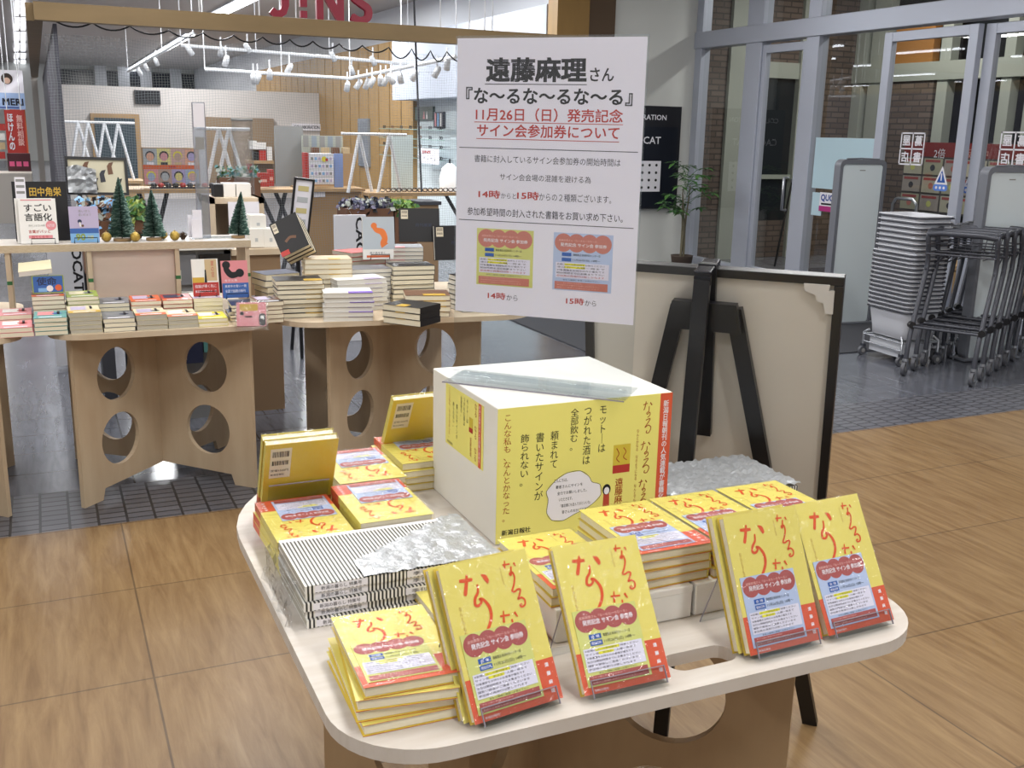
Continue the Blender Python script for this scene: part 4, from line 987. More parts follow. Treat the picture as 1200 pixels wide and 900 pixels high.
def art4(k, z):
    k.rect(0, .045, .145, .19, mat('pale_grey_blue_cover', '#b3bcc4', .4), z=z); k.ribbon([(.045, .155, .014), (.062, .132, .022), (.088, .122, .03), (.1, .095, .026), (.094, .072, .03), (.1, .06, .036)], .02, mat('orange_shape', '#e07a3c', .5), z=z+.0002); k.disc(.052, .15, .014, mat('orange_shape', '#e07a3c', .5), z=z+.0003, n=12)
    k.rect(.006, .012, .139, .04, cA['white'], z=z); k.rect(.015, .008, .12, .018, cA['orange'], z=z+.0002); k.text('風の森を歩く', .03, .022, .1, .034, DGREY, z=z+.0002)
p = pv(429, 304, 4.50)
facebook('face_out_book', 'upright pale book with an orange curled shape on its cover', p.x-.012, 4.50, p.z, .138, .19, .016, math.radians(-6), .12, cA['white'], art4)
wirestand('wire stand holding the orange shape book', p.x+.062, 4.495, p.z, .088)
def art5(k, z, wd=.2, h=.27):
    k.rect(wd*.05, h*.68, wd*.22, h*.95, mat('barcode_label', '#d8cdb6', .5), z=z)
    for i in range(7): k.rect(wd*(.07+.02*i), h*.84, wd*(.08+.02*i), h*.93, BLACK, z=z+.0002); k.rect(wd*(.07+.02*i), h*.74, wd*(.08+.02*i), h*.8, BLACK, z=z+.0002)
def leanback(label, q0, q1, Y, wd, h, t_, yaw, lean, red=False):
    p = pv(q0, q1, Y)
    def A(k, z): art5(k, z, wd, h); (k.rect(0, 0, wd, h*.16, cA['red'], z=z) if red else None); k.text('月刊展望', wd*.4, h*.45, wd*.8, h*.55, cA['navy'], z=z+.0002)
    return facebook('face_out_book', label, p.x, Y, p.z, wd, h, t_, yaw, lean, cA['black'], A)
# three black books slanting together
for i in range(3):
    p = pv(331, 303, 4.33)
    al, ln_, ro = math.radians(-34), .46, math.radians(30)
    ex = Vector((math.cos(al), math.sin(al), 0)); n0 = Vector((-ex.y, ex.x, 0)); ey = math.sin(ln_)*n0+math.cos(ln_)*Vector((0, 0, 1))
    ex, ey = math.cos(ro)*ex+math.sin(ro)*ey, -math.sin(ro)*ex+math.cos(ro)*ey; nz = ex.cross(ey)
    M = Matrix((ex, ey, nz)).transposed().to_4x4(); M.translation = Vector((p.x+.0, 4.33, p.z+.005))-nz*.0335*(i+1)
    k = MB(); wd, h, t_ = .125, .165, .032
    k.box(0, wd, 0, h, t_-.002, t_, cA['black']); k.box(0, wd, 0, h, 0, .002, cA['black']); 
    art5(k, t_+.0003, wd, h); k.rect(0, 0, wd*.3, h*.14, cA['red'], z=t_+.0004); k.ribbon([(wd*.3, h*.35), (wd*.5, h*.42), (wd*.7, h*.36)], .012, cA['brown'], z=t_+.0004)
    t = thing('slanting_book', f'black book of a slanting trio, {["front one showing its barcode","middle one","rear one"][i]}', 'book', M=M, group='slanting black books')
    k.build('cover', t); MB().box(.003, wd-.002, .003, h-.003, .002, t_-.002, PAGE).build('pages', t)
leanback('black book leaning back above the grey edged stack', 468, 283, 4.62, .19, .155, .024, math.radians(-14), .2)
leanback('black book with barcode label at the left edge of the paper sign', 510, 305, 4.52, .2, .16, .022, math.radians(-4), .16)

# ================================================================== SHELF RACK ON THE SMALL-PAPERBACK TABLE
t = thing('shelf_rack', 'pale plywood rack standing on the table, carrying small bottle-brush trees', 'shelf')
SHZ, SY0, SY1 = .955, 4.42, 4.66
MB().box(-.95, .79, SY0, SY1, SHZ, SHZ+.03, PLYTOP).box(-.95, .79, SY0-.0005, SY0, SHZ+.001, SHZ+.029, PLYEDGE).build('top_board', t, bevel=.001)
for x in (-.148, .146, .482, .767):
    k = MB(); k.box(x, x+.018, SY0+.01, SY1-.01, .7005, SHZ-.0005, PLYL); k.box(x-.0005, x+.0185, SY0+.0095, SY0+.04, .83, .845, mat('green_clip', '#2f6a3c', .5)); k.build('upright', t, bevel=.001)
MB().box(.165, .4815, SY0+.03, SY0+.045, .7005, SHZ-.0005, mat('pinkish_plywood', '#cdbcb0', .5, noise=.15, nscale=4, stretch=(1, 3, 3), col2='#bfaea1')).build('back_board', t)
SZ = SHZ+.0303
def art6(k, z):
    k.text('すごい', .02, .125, .118, .155, BLACK, z=z, bold=.015); k.text('言語化', .02, .088, .118, .118, BLACK, z=z, bold=.015); k.disc(.112, .07, .019, cA['pink'], z=z, n=20); k.text('10万部', .099, .064, .125, .076, PAPER, z=z+.0002)
    k.text('思考をことばに変える技術', .032, .066, .09, .074, GREY, z=z); k.text('言葉がパッと', .03, .04, .108, .053, RED, z=z, bold=.01); k.rect(.03, .02, .115, .032, cA['pink'], z=z); k.text('出てくる本', .04, .021, .1, .031, RED, z=z+.0002); k.rect(.01, .168, .12, .172, cA['pink'], z=z)
p = pv(24, 278, 4.44)
facebook('face_out_book', 'white book with black title lettering standing on the rack', p.x, 4.45, SZ+.002, .135, .176, .014, 0, .24, cA['white'], art6)
facebook('face_out_book', 'white book hidden right behind the titled white book', p.x-.012, 4.468, SZ+.002, .135, .176, .014, 0, .24, cA['white'], lambda k, z: None)
wirestand('wire stand in front of the white titled book', p.x+.08, 4.445, SZ, .085)
p = pv(84, 277, 4.44)
def art7(k, z):
    k.rect(0, 0, .106, .056, cA['sky'], z=z); k.rect(0, .036, .106, .056, cA['blue'], z=z+.0002); k.text('90', .02, .008, .055, .035, cA['green'], z=z+.0003, bold=.03); k.text('万部', .062, .012, .085, .028, cA['yellow'], z=z+.0003); k.disc(.038, .083, .008, cA['navy'], z=z, n=12); k.ribbon([(.038, .08), (.04, .062)], .006, cA['white'], z=z+.0002); k.disc(.048, .066, .005, cA['brown'], z=z+.0002, n=10)
    k.text('青い空と', .035, .118, .08, .128, GREY, z=z); k.text('遠い町まで', .035, .104, .082, .114, GREY, z=z)
facebook('face_out_book', 'lavender book with a blue lower band standing on the rack', p.x-.004, 4.45, SZ+.002, .108, .142, .012, 0, .14, cA['lilac'], art7)
wirestand('wire stand in front of the lavender book', p.x+.052, 4.445, SZ, .085)
p = pv(19, 276, 4.60)
def art8(k, z):
    wd, h = .19, .26; k.rect(.012, h*.62, .05, h*.97, PAPER, z=z)
    for i in range(3): k.rect(.016, h*(.9-.09*i), .046, h*(.94-.09*i), GREY, z=z+.0002)
    k.text('田中角栄', .062, h*.68, .178, h*.82, cA['mustard'], z=z, bold=.02)
facebook('face_out_book', 'large black book with gold title behind the white titled book', p.x, 4.56, SZ, .2, .235, .02, 0, .12, cA['black'], art8)

def brush_tree(label, px, py, Y, h, r, lean=0):
    p = pv(px, py, Y); t = thing('bottle_brush_tree', label, 'christmas tree', (p.x, Y, SZ), group='bottle brush trees')
    MB().lathe([(1e-4, 0), (r*.62, 0), (r*.62, .010), (1e-4, .0102)], WOODL, 20).build('wood_base', t)
    k = MB(); rnd = random.Random(px)
    k.tube([(0, 0, .01), (0, 0, h)], .0022, WIRE, 6)
    DG = mat('dark_green_bristle', '#46665c', .7); LG = mat('frosted_green_bristle', '#8aa59a', .7)
    n = 1500
    for i in range(n):
        z = .014+(h-.014)*(i/n)**1.15; rr = r*(1-z/h)**.85*(.86+.2*math.sin(i*2.4*PI/26)**2)*rnd.uniform(.85, 1.08)+.0015; a = rnd.uniform(0, 2*PI); q = .0016
        dx, dy = math.cos(a), math.sin(a)
        k.add([(0, 0, z), (0, 0, z+q), (dx*rr-dy*q, dy*rr+dx*q, z+rr*.12), (dx*rr+dy*q, dy*rr-dx*q, z+rr*.12-.004)], [(0, 2, 3), (0, 1, 2), (0, 1, 3)], LG if rnd.random() < .35 else DG)
    o = k.build('bristles', t); o.rotation_euler.y = lean
    return t
brush_tree('tallest green bottle-brush tree, left on the rack', 143, 275, 4.50, .255, .056)
brush_tree('middle green bottle-brush tree with a pale tip on the rack', 180, 273, 4.50, .205, .050)
brush_tree('slim green bottle-brush tree at the right rack end', 279, 274, 4.52, .195, .046, .1)
for i, (px, py, r, lb) in enumerate(((124, 269, .020, 'gold ball left of the tallest tree'), (158, 271, .020, 'gold ball between the two left trees'), (191, 270, .018, 'gold ball half behind the middle tree'), (204.5, 271, .020, 'gold ball right of the middle tree'))):
    Y = (4.47, 4.45, 4.53, 4.46)[i]; p = pv(px, py, Y); k = MB(); k.ball((0, 0, r), r, GOLD); k.tube([(0, 0, 2*r), (0, 0, 2*r+.004)], .003, GOLD, 8)
    o = k.build('gold_ball'); o.location = (p.x, Y, SZ); tag(o, lb, 'ornament', 'gold balls on the rack')
for i, (px, Y) in enumerate(((214, 4.47), (163, 4.55))):
    p = pv(px, 270, Y); k = MB(); BR = mat('pinecone_brown', '#4d3a2c', .7)
    for j in range(60):
        a = j*2.4; z = .003+.03*j/60; rr = .017*math.sin(PI*min(.98, .12+j/64)); k.add([(rr*.4*math.cos(a), rr*.4*math.sin(a), z), (rr*math.cos(a-.3), rr*math.sin(a-.3), z+.004), (rr*1.15*math.cos(a), rr*1.15*math.sin(a), z+.008), (rr*math.cos(a+.3), rr*math.sin(a+.3), z+.004)], [(0, 1, 2, 3)], BR)
    k.lathe([(1e-4, .001), (.009, .004), (.008, .026), (1e-4, .034)], BR, 10); o = k.build('pinecone'); o.location = (p.x, Y, SZ); tag(o, ('small pinecone right of the gold balls', 'small pinecone behind the gold balls between trees')[i], 'pinecone')
t = thing('low_bookcase', 'grey low bookcase with dark magazines seen through the right rack opening', 'bookcase'); a, b = pv(203, 430, 5.2), pv(272, 292, 5.2)
k = MB(); k.box(a.x, b.x, 5.25, 5.5, 0, b.z, mat('bookcase_grey', '#8a8b8c', .55)); k.build('carcass', t)
k = MB(); k.box(a.x-.01, b.x+.01, 5.2, 5.52, b.z, b.z+.025, WHITE); k.build('top_shelf', t)
for i, (f0, f1, g0, g1, c) in enumerate(((.02, .45, .80, .97, 'grey'), (.5, .98, .72, .97, 'black'), (.02, .45, .58, .76, 'white'), (.02, .48, .34, .55, 'navy'), (.5, .98, .40, .68, 'teal'))):
    k = MB(); x0, x1 = a.x+(b.x-a.x)*f0, a.x+(b.x-a.x)*f1; k.box(x0, x1, 5.225, 5.2495, b.z*g0, b.z*g1, cA[c]); k.rect(.02, .02, (x1-x0)*.45, (b.z*(g1-g0))*.5, PALEF, frame((x0, 5.2245, b.z*g0), (1, 0, 0), (0, 0, 1))); k.build('front_magazine', t)
# acrylic upright with small white cards on the rack
p, q = pv(232, 270, 4.55), pv(247, 270, 4.55)
t = thing('acrylic_upright', 'tall narrow clear plastic upright standing on the rack', 'display stand')
hgt_ = pv(238, 120, 4.55).z
k = MB(); k.box(p.x, q.x, 4.55, 4.556, SZ, hgt_, clear('frosted_acrylic', tint=(.72, .75, .8), gloss=.22, rough=.35)); k.box(p.x, p.x+.002, 4.549, 4.557, SZ, hgt_, ACRYLE); k.box(q.x-.002, q.x, 4.549, 4.557, SZ, hgt_, ACRYLE); k.build('clear_panel', t)
MB().box(p.x+.004, q.x-.004, 4.546, 4.549, hgt_-.1, hgt_-.004, PAPER).build('paper_header', t)
MB().box(p.x+.008, q.x-.01, 4.546, 4.549, hgt_-.19, hgt_-.14, GREY).build('label_card', t)
MB().box(p.x-.03, q.x+.09, 4.50, 4.60, SZ, SZ+.004, ACRYL).build('clear_foot', t)
for i, (x0, y0, x1, y1) in enumerate(((221, 252, 226, 272), (226, 246, 236, 258), (225, 257, 236, 274))):
    a, b = pv(x0, y1, 4.5+.014*(2-i)), pv(x1, y0, 4.5+.014*(2-i)); k = MB(); k.box(a.x, b.x, 4.5+.014*(2-i), 4.504+.014*(2-i), SZ+.0045, b.z, PAPER); k.box(a.x, b.x, 4.499+.014*(2-i), 4.516+.014*(2-i), SZ+.0041, SZ+.0065, ACRYL)
    tag(k.build('price_card'), 'small white standing card, ' + ('narrow left one', 'rear upper one', 'front one')[i] + ' at the acrylic upright', 'card')

# ================================================================== ENTRANCE SIDE: MAT, GATES, BASKETS, CARTS, PLANT
tag(MB().box(3.3, 6.66, 5.42, 8.6, .0005, .008, mat('charcoal_mat', '#3f4046', .9, noise=.2, nscale=120)).build('entrance_mat', bevel=.003), 'dark charcoal carpet mat in front of the sliding doors', 'mat')
def gate(label, x, y, yaw):
    t = thing('security_gate', label, 'security gate', (x, y, .0085), yaw, 'tall security gates')
    FRM = mat('gate_grey_frame', '#6d7078', .4); BODY = mat('gate_pale_panel', '#d4dee2', .35)
    wd, h = .43, 1.285
    k = MB(); k.plate([rrect(0, 0, wd, h, .05, 6), rrect(.028, .0, wd-.028, h-.035, .03, 6)], .075, FRM, frame((0, 0, 0), (1, 0, 0), (0, 0, 1))); k.build('frame', t, bevel=.004)
    k = MB(); k.plate([rrect(.030, .012, wd-.030, h-.037, .02, 5)], .05, BODY, frame((0, -.002, 0), (1, 0, 0), (0, 0, 1))); k.build('panel', t)
    k = MB(); k.box(wd*.44, wd*.56, -.029, -.027, h-.085, h-.078, GREY); k.build('lamp_slot', t)
    k = MB(); k.box(-.03, wd+.02, -.07, .07, 0, .012, FRM); k.build('base_plate', t)
    k = MB(); k.tube([(wd*.5, -.026, h), (wd*.5, -.02, h+.008), (wd*.85, -.02, h+.004)], .006, FRM, 6); k.tube([(wd*.15, -.02, h+.004), (wd*.5, -.02, h+.009)], .006, FRM, 6); k.build('top_bead', t)
    return t
gate('tall pale security gate standing left of the basket stack', 5.615, 6.36, math.radians(-5))
gate('tall pale security gate behind the carts, cut by the picture edge', 5.62, 4.98, math.radians(-5))

# basket stack
BM = mat('pale_grey_basket', '#c6c8cf', .45); BD = mat('basket_grey_handle', '#34363e', .4)
def basket_mesh():
    k = MB(); L, D, h = .40, .29, .20; n = 6
    def loop(z, s, r): return [Vector((x, y, z)) for x, y in rrect(-D/2*s, -L/2*s, D/2*s, L/2*s, r, 5)]
    rings = [loop(0, .80, .03), loop(.004, .82, .03), loop(.07, .87, .035), loop(h-.03, .97, .045), loop(h-.008, .98, .045), loop(h-.006, 1.05, .05), loop(h, 1.05, .05), loop(h, .97, .045), loop(.07, .855, .034), loop(.006, .80, .03)]
    m = len(rings[0]); vs = [v for r in rings for v in r]; fs = []
    for i in range(len(rings)-1):
        for j in range(m): fs.append((i*m+j, i*m+(j+1) % m, (i+1)*m+(j+1) % m, (i+1)*m+j))
    fs.append(tuple(range(m))); fs.append(tuple(reversed(range((len(rings)-1)*m, len(rings)*m)))); k.add(vs, fs, BM, True)
    return k
def handle_mesh():
    k = MB(); L, D, h = .40, .29, .20; p = [Vector((x, y, h-.014)) for x, y in rrect(-D/2*1.062, -L/2*1.062, D/2*1.062, L/2*1.062, .052, 5)]
    k.tube(p, .0045, BD, 6, closed=True); return k
bd = hd = None
BXC, BYC = 5.235, 5.155
NB = 21
for i in range(NB):
    z = .165+i*.0285+(.0 if i < 14 else (i-13)*.006)
    t = thing('shopping_basket', f'pale grey shopping basket, {ORD[NB-1-i]} of the nested stack' if i < NB-1 else 'pale grey shopping basket, topmost and open one of the stack', 'basket', (BXC+(.0 if i < 14 else .012), BYC, z), math.radians(-4), 'nested shopping baskets')
    if bd is None: a = basket_mesh().build('basket_body', t); b = handle_mesh().build('carry_handle', t); bd, hd = a.data, b.data
    else:
        for nm, me in (('basket_body', bd), ('carry_handle', hd)): o = bpy.data.objects.new(nm, me); COL.objects.link(o); o.parent = t
def caster(k, x, y, r=.045, m=None):
    k.tube([(x, y-.011, r), (x, y+.011, r)], r, mat('wheel_rubber', '#55565c', .5), 16); k.tube([(x, y-.0125, r), (x, y+.0125, r)], r*.45, GREY, 10)
def fork(k, x, y, r=.045):
    k.box(x-.012, x+.02, y-.018, y-.014, r*.7, r*2.15, STEEL); k.box(x-.012, x+.02, y+.014, y+.018, r*.7, r*2.15, STEEL); k.tube([(x+.004, y, r*2.05), (x+.004, y, r*2.4)], .018, STEEL, 12)
t = thing('basket_rack', 'wire rack on small casters under the nested baskets', 'rack', (BXC, BYC, 0), math.radians(-4))
k = MB()
for sx in (-1, 1):
    for sy in (-1, 1): k.tube([(sx*.15, sy*.19, .075), (sx*.15, sy*.19, .16), (sx*.13, sy*.16, .185)], .008, STEEL)
for sx in (-1, 1): k.tube([(sx*.15, -.19, .15), (sx*.15, .19, .15)], .006, STEEL); k.tube([(sx*.15, -.19, .10), (sx*.15, .19, .10)], .005, STEEL)
for sy in (-1, 1): k.tube([(-.15, sy*.19, .15), (.15, sy*.19, .15)], .006, STEEL)
for i in range(5): k.tube([(-.15, -.15+.075*i, .155), (.15, -.15+.075*i, .155)], .004, STEEL, 6)
k.build('wire_frame', t)
k = MB(); k.box(-.12, .12, -.16, .16, .045, .15, mat('rack_pale_bin', '#c2c5cc', .5)); k.build('tray', t)
for sx in (-1, 1):
    for sy in (-1, 1):
        k = MB(); caster(k, sx*.15, sy*.19, .032); k.box(sx*.15-.008, sx*.15+.014, sy*.19-.016, sy*.19+.016, .062, .08, BD); k.build('caster', t)

k = MB(); p, q = pu(1078, 366, 7.6), pu(1215, 346, 7.6)
t = thing('wooden_bench', 'low tan wooden bench beyond the sliding doors, behind the carts', 'bench')
MB().box(7.55, 7.95, q.y, p.y, .30, .34, WOODL).build('seat', t)
for yy in (q.y+.06, p.y-.1): MB().box(7.58, 7.92, yy, yy+.04, 0, .2995, WOODL).build('leg', t)
MB().box(7.58, 7.6, q.y+.1, p.y-.1, .08, .29, WOODL).build('front_board', t)

# nested carts
CT = mat('cart_grey_tube', '#45474f', .38, metal=.2); CW = mat('cart_wire', '#4a4b53', .4, metal=.2)
def cart_root(label, M):
    return thing('shopping_cart', label, 'cart', group='nested grey basket carts', M=M)
cart_data = {}
def cart_parts(t):
    hw = .205
    def add(nm, fn):
        if nm not in cart_data: k = MB(); fn(k); cart_data[nm] = k.build(nm.rstrip('0123456789'), t).data
        else: o = bpy.data.objects.new(nm.rstrip('0123456789'), cart_data[nm]); COL.objects.link(o); o.parent = t
    def side(sy):
        def fn(k):
            y = sy*hw
            k.tube([(.0, y, .105), (.005, y, .17), (.035, y, .28), (.16, y, .55), (.205, y, .66), (.212, y, .72), (.195, y, .80), (.165, y, .86), (.168, y, .885), (.19, y, .90), (.23, y, .902), (.50, y*.82, .885), (.55, y*.8, .88)], .0155, CT, 10)
        return fn
    add('side_tube0', side(-1)); add('side_tube1', side(1))
    add('handle', lambda k: k.tube([(.167, -hw, .882), (.158, -hw*.6, .892), (.158, hw*.6, .892), (.167, hw, .882)], .0185, CT, 10))
    def ring(k):
        k.tube([(.55, -hw*.8, .88), (.58, -hw*.7, .878), (.58, hw*.7, .878), (.55, hw*.8, .88)], .0125, CT, 8)
        for z in (.80, .74): k.tube([(.155, -hw, z+.02), (.5, -hw*.8, z+.0), (.52, 0, z), (.5, hw*.8, z), (.155, hw, z+.02)], .005, CW, 6)
        for f in (-.66, -.22, .22, .66): k.tube([(.58, hw*f, .875), (.52, hw*f*.9, .74), (.16, hw*f, .745)], .0035, CW, 5)
        k.tube([(.165, -hw, .76), (.165, hw, .76)], .006, CW, 6)
        for sy in (-1, 1): k.tube([(.17, sy*hw, .66), (.30, sy*hw*.9, .68), (.5, sy*hw*.8, .74)], .005, CW, 6)
    add('basket_ring', ring)
    def deck(k):
        k.tube([(.03, -hw, .31), (.60, -hw*.78, .28), (.64, -hw*.6, .28), (.64, hw*.6, .28), (.60, hw*.78, .28), (.03, hw, .31)], .009, CT, 8)
        for i in range(7): x = .06+.085*i; yy = hw*(1-.22*i/7); k.tube([(x, -yy, .308-.004*i), (x, yy, .308-.004*i)], .004, CW, 5)
        for f in (-.5, 0, .5): k.tube([(.03, hw*f, .31), (.64, hw*f*.7, .28)], .004, CW, 5)
        k.tube([(.03, -hw, .31), (.03, hw, .31)], .009, CT, 8); k.tube([(.02, -hw-.012, .32), (.05, -hw-.012, .32)], .022, BLKPAINT, 10); k.tube([(.02, hw-.012, .32), (.05, hw+.012, .32)], .022, BLKPAINT, 10)
    add('lower_deck', deck)
    for i, (x, f) in enumerate(((.60, -.78), (.60, .78))): add(f'front_leg{i}', lambda k, x=x, f=f: k.tube([(x-.03, hw*f, .28), (x+.0, hw*f, .23), (x+.01, hw*f, .105)], .012, CT, 8))
    for i, (x, f) in enumerate(((0, -1), (0, 1), (.61, -.78), (.61, .78))): add(f'caster{i}', lambda k, x=x, f=f: (caster(k, x-.012, hw*f), fork(k, x-.012, hw*f)))
CN = ['nearest the baskets with its full side showing', 'second in the row from the baskets', 'third in the row from the baskets', 'fourth in the row from the baskets', 'fifth in the row from the baskets', 'sixth in the row from the baskets']
for i in range(6):
    a = math.radians(27); o0 = Vector((5.0, 4.585, .0)) + Vector((math.cos(a), math.sin(a), 0))*(.195*i) + Vector((0, .0, 0))
    t = cart_root(f'grey tube basket cart, {CN[i]}', place(o0.x, o0.y, 0, a)); cart_parts(t)

# potted plant by the window
p = pv(801, 300, 9.2)
t = thing('potted_plant', 'thin-stemmed green leafy plant standing by the window frame', 'plant', (p.x-.02, 9.2, 0))
POT = mat('dark_pot', '#4c4038', .6)
MB().lathe([(1e-4, 0), (.09, 0), (.115, .2), (.12, .21), (.105, .21), (.1, .19), (1e-4, .185)], POT, 24).build('pot', t)
k = MB(); LEAF = mat('leaf_green', '#4f7a3c', .45); LEAFD = mat('leaf_dark_green', '#3a6234', .45); STEM = mat('stem_brown', '#6a6450', .6)
rnd = random.Random(21)
sk = MB()
for i in range(4):
    a = i*1.7; sk.tube([(.02*math.cos(a), .02*math.sin(a), .19), (.015*math.cos(a+1), .015*math.sin(a+1), .5), (.05*math.cos(a), .05*math.sin(a), .82+.04*i)], [.012, .009, .005], STEM, 7)
tips = []
for i in range(30):
    a = rnd.uniform(0, 2*PI); h = rnd.uniform(.66, 1.17); r = rnd.uniform(.06, .24)*(1.25-abs(h-.9))
    base = Vector((.02*math.cos(a), .02*math.sin(a), h-.1)); tip = Vector((r*math.cos(a), r*math.sin(a), h)); sk.tube([base, (base+tip)/2+Vector((0, 0, .03)), tip], .003, LEAFD, 5); tips.append((tip, a))
sk.build('stems', t)
for tip, a in tips:
    for j in range(6):
        b = a+(j-2.5)*.75+rnd.uniform(-.15, .15); L = rnd.uniform(.09, .145); dr = rnd.uniform(-.55, .1); d = Vector((math.cos(b)*math.cos(dr), math.sin(b)*math.cos(dr), math.sin(dr))); s = Vector((-math.sin(b), math.cos(b), 0))*L*.19
        m1, e = tip+d*L*.55+Vector((0, 0, .012)), tip+d*L
        k.add([tip, m1+s, e, m1-s, m1-Vector((0, 0, .008))], [(0, 4, 1), (4, 2, 1), (0, 3, 4), (4, 3, 2)], LEAF if rnd.random() < .65 else LEAFD)
k.build('leaves', t)
# black poster board on the white wall
a, b = pv(706, 122, 10.03), pv(790, 246, 10.03)
t = thing('wall_board', 'black framed advertising board on the white wall beside the entrance window', 'board')
x0, x1, z0, z1 = a.x, b.x, b.z+.02, a.z
MB().box(x0, x1, 9.99, 10.05, z0, z1, mat('black_frame', '#1a1b22', .35)).build('frame', t, bevel=.004)
k = MB(); D = frame((x0, 9.989, z0), (1, 0, 0), (0, 0, 1)); wd, h = x1-x0, z1-z0
k.rect(.02, .02, wd-.04, h*.80, mat('navy_board', '#0e1420', .3), D, .001); k.text('COLLABORATION', wd*.1, h*.865, wd*.80, h*.915, PAPER, D, .002, bold=.012); k.text('CACAOCAT', wd*.1, h*.635, wd*.74, h*.705, PAPER, D, .003, bold=.01)
k.rect(wd*.38, h*.17, wd*.76, h*.47, PAPER, D, .003)
for r in range(4):
    for c in range(4): k.disc(wd*(.43+.09*c), h*(.21+.073*r), .016, BLACK, D, .005, 8)
k.ribbon([(wd*.40, h*.6), (wd*.5, h*.55), (wd*.46, h*.45), (wd*.5, h*.3)], .03, DGREY, D, .002)
k.build('printed_sheet', t)

# things seen through the glass: a door closer pole, steel hand truck and white sack
p = pv(871, 300, 9.9)
t = thing('leaning_pole', 'dark pole leaning behind the glass of the hinged door', 'pole'); q0, q1 = pu(906, 320, 7.6), pu(928, 214, 7.9)
MB().tube([q0, q1], .012, WIRE).build('shaft', t); MB().tube([q1, q1+Vector((0, .02, .03)), q1+Vector((0, -.05, .04))], .012, STEEL).build('hook', t)
p = pu(856, 210, 7.6)
tag(MB().add([(p.x, p.y-.02, p.z-.12), (p.x, p.y-.1, p.z-.12), (p.x, p.y-.04, p.z-.02), (p.x, p.y+.02, p.z+.12), (p.x+.02, p.y-.05, p.z-.1)], [(0, 1, 2, 3), (0, 3, 4), (1, 4, 3, 2), (0, 4, 1)], mat('beige_cloth', '#b7a98c', .7)).build('hanging_umbrella_bag'), 'folded beige cloth hanging on the pale post behind the first pane', 'cloth')
t = thing('hand_truck', 'steel tube trolley parked behind the sliding door glass', 'trolley')
q = pu(1034, 352, 7.9); r0 = pu(1027, 230, 7.9); 
k = MB()
for dy in (0, -.32): k.tube([(7.9, q.y+dy, .06), (7.9, q.y+dy, r0.z-.06), (7.9, q.y+dy-.03, r0.z-.01), (7.9, q.y-.06, r0.z), (7.9, q.y-.26, r0.z), (7.9, q.y-.32, r0.z-.05)] if dy == 0 else [(7.9, q.y+dy, .06), (7.9, q.y+dy, r0.z-.05)], .016, STEEL)
k.build('tube_frame', t); k = MB(); k.box(7.6, 8.0, q.y-.36, q.y+.04, .05, .09, STEEL); k.build('platform', t)
k = MB(); caster(k, 7.65, q.y, .05); caster(k, 7.65, q.y-.3, .05); k.build('wheels', t)
k = MB(); rnd = random.Random(9); prof = [(1e-4, .0), (.11, .01), (.13, .15), (.12, .35), (.08, .55), (.03, .66), (.05, .72), (1e-4, .72)]
k.lathe([(r*(1+rnd.uniform(-.1, .1)), z) for r, z in prof], mat('white_sack', '#cfc9b6', .6), 14); o = k.build('white_sack'); o.location = (7.45, pu(1030, 330, 7.45).y, .001); tag(o, 'tied cream plastic sack behind the sliding door', 'sack')
k = MB(); a, b = pu(935, 212, 8.0), pu(912, 222, 8.0)
t = thing('lit_lantern_row', 'dim orange lanterns seen through the hinged door glass', 'lantern'); q = pu(888, 185, 9.0)
k.ball((9.0, q.y, q.z), .1, mat('lantern_glow', '#b0582c', .5, emit=.25)); k.ball((9.0, q.y, q.z-.22), .08, mat('lantern_glow', '#b0582c', .5)); k.tube([(9.0, q.y, q.z-.3), (9.0, q.y, CEIL-.001)], .008, WIRE); k.build('lanterns', t)

# ================================================================== EYEWEAR STORE BEHIND THE TABLES
# sign letters standing on the beam
REDL = mat('store_red', '#8f2036', .4)
t = thing('store_sign', 'red block letters spelling J!NS standing on the wooden store beam', 'sign')
for ch, x0, x1 in (('J', 317, 340), ('!', 353, 361), ('N', 372, 404), ('S', 413, 436)):
    a, b = pv(x0, 28, 9.25), pv(x1, 28, 9.25); k = MB(); z0 = 2.352; h = .31; Df = frame((a.x, 9.29, z0), (1, 0, 0), (0, 0, 1)); wd = b.x-a.x; s_ = .062
    if ch == 'J': k.plate([[(wd*.62, h), (wd*.62, h*.3), (wd*.55, h*.19), (wd*.4, h*.16), (wd*.22, h*.24), (0, h*.1), (wd*.15, 0), (wd*.5, -.015), (wd*.85, h*.08), (wd, h*.3), (wd, h)]], .05, REDL, Df)
    if ch == '!': k.plate([[(0, h*.3), (wd, h*.3), (wd, h), (0, h)]], .05, REDL, Df); k.plate([[(0, .005), (wd, .005), (wd, h*.2), (0, h*.2)]], .05, REDL, Df)
    if ch == 'N': k.plate([[(0, 0), (wd*.25, 0), (wd*.25, h*.62), (wd*.74, 0), (wd, 0), (wd, h), (wd*.75, h), (wd*.75, h*.4), (wd*.27, h), (0, h)]], .05, REDL, Df)
    if ch == 'S': k.ribbon([(wd*.95, h*.82), (wd*.6, h*.95), (wd*.2, h*.85), (wd*.15, h*.65), (wd*.5, h*.5), (wd*.85, h*.36), (wd*.82, h*.13), (wd*.4, h*.04), (wd*.02, h*.14)], .062, REDL, Df, .025); k.ribbon([(wd*.95, h*.82), (wd*.6, h*.95), (wd*.2, h*.85), (wd*.15, h*.65), (wd*.5, h*.5), (wd*.85, h*.36), (wd*.82, h*.13), (wd*.4, h*.04), (wd*.02, h*.14)], .062, REDL, Df, -.025)
    k.build('letter', t)
MB().box(pv(317, 28, 9.25).x, pv(436, 28, 9.25).x, 9.27, 9.29, 2.3452, 2.353, STEEL).build('base_rail', t)
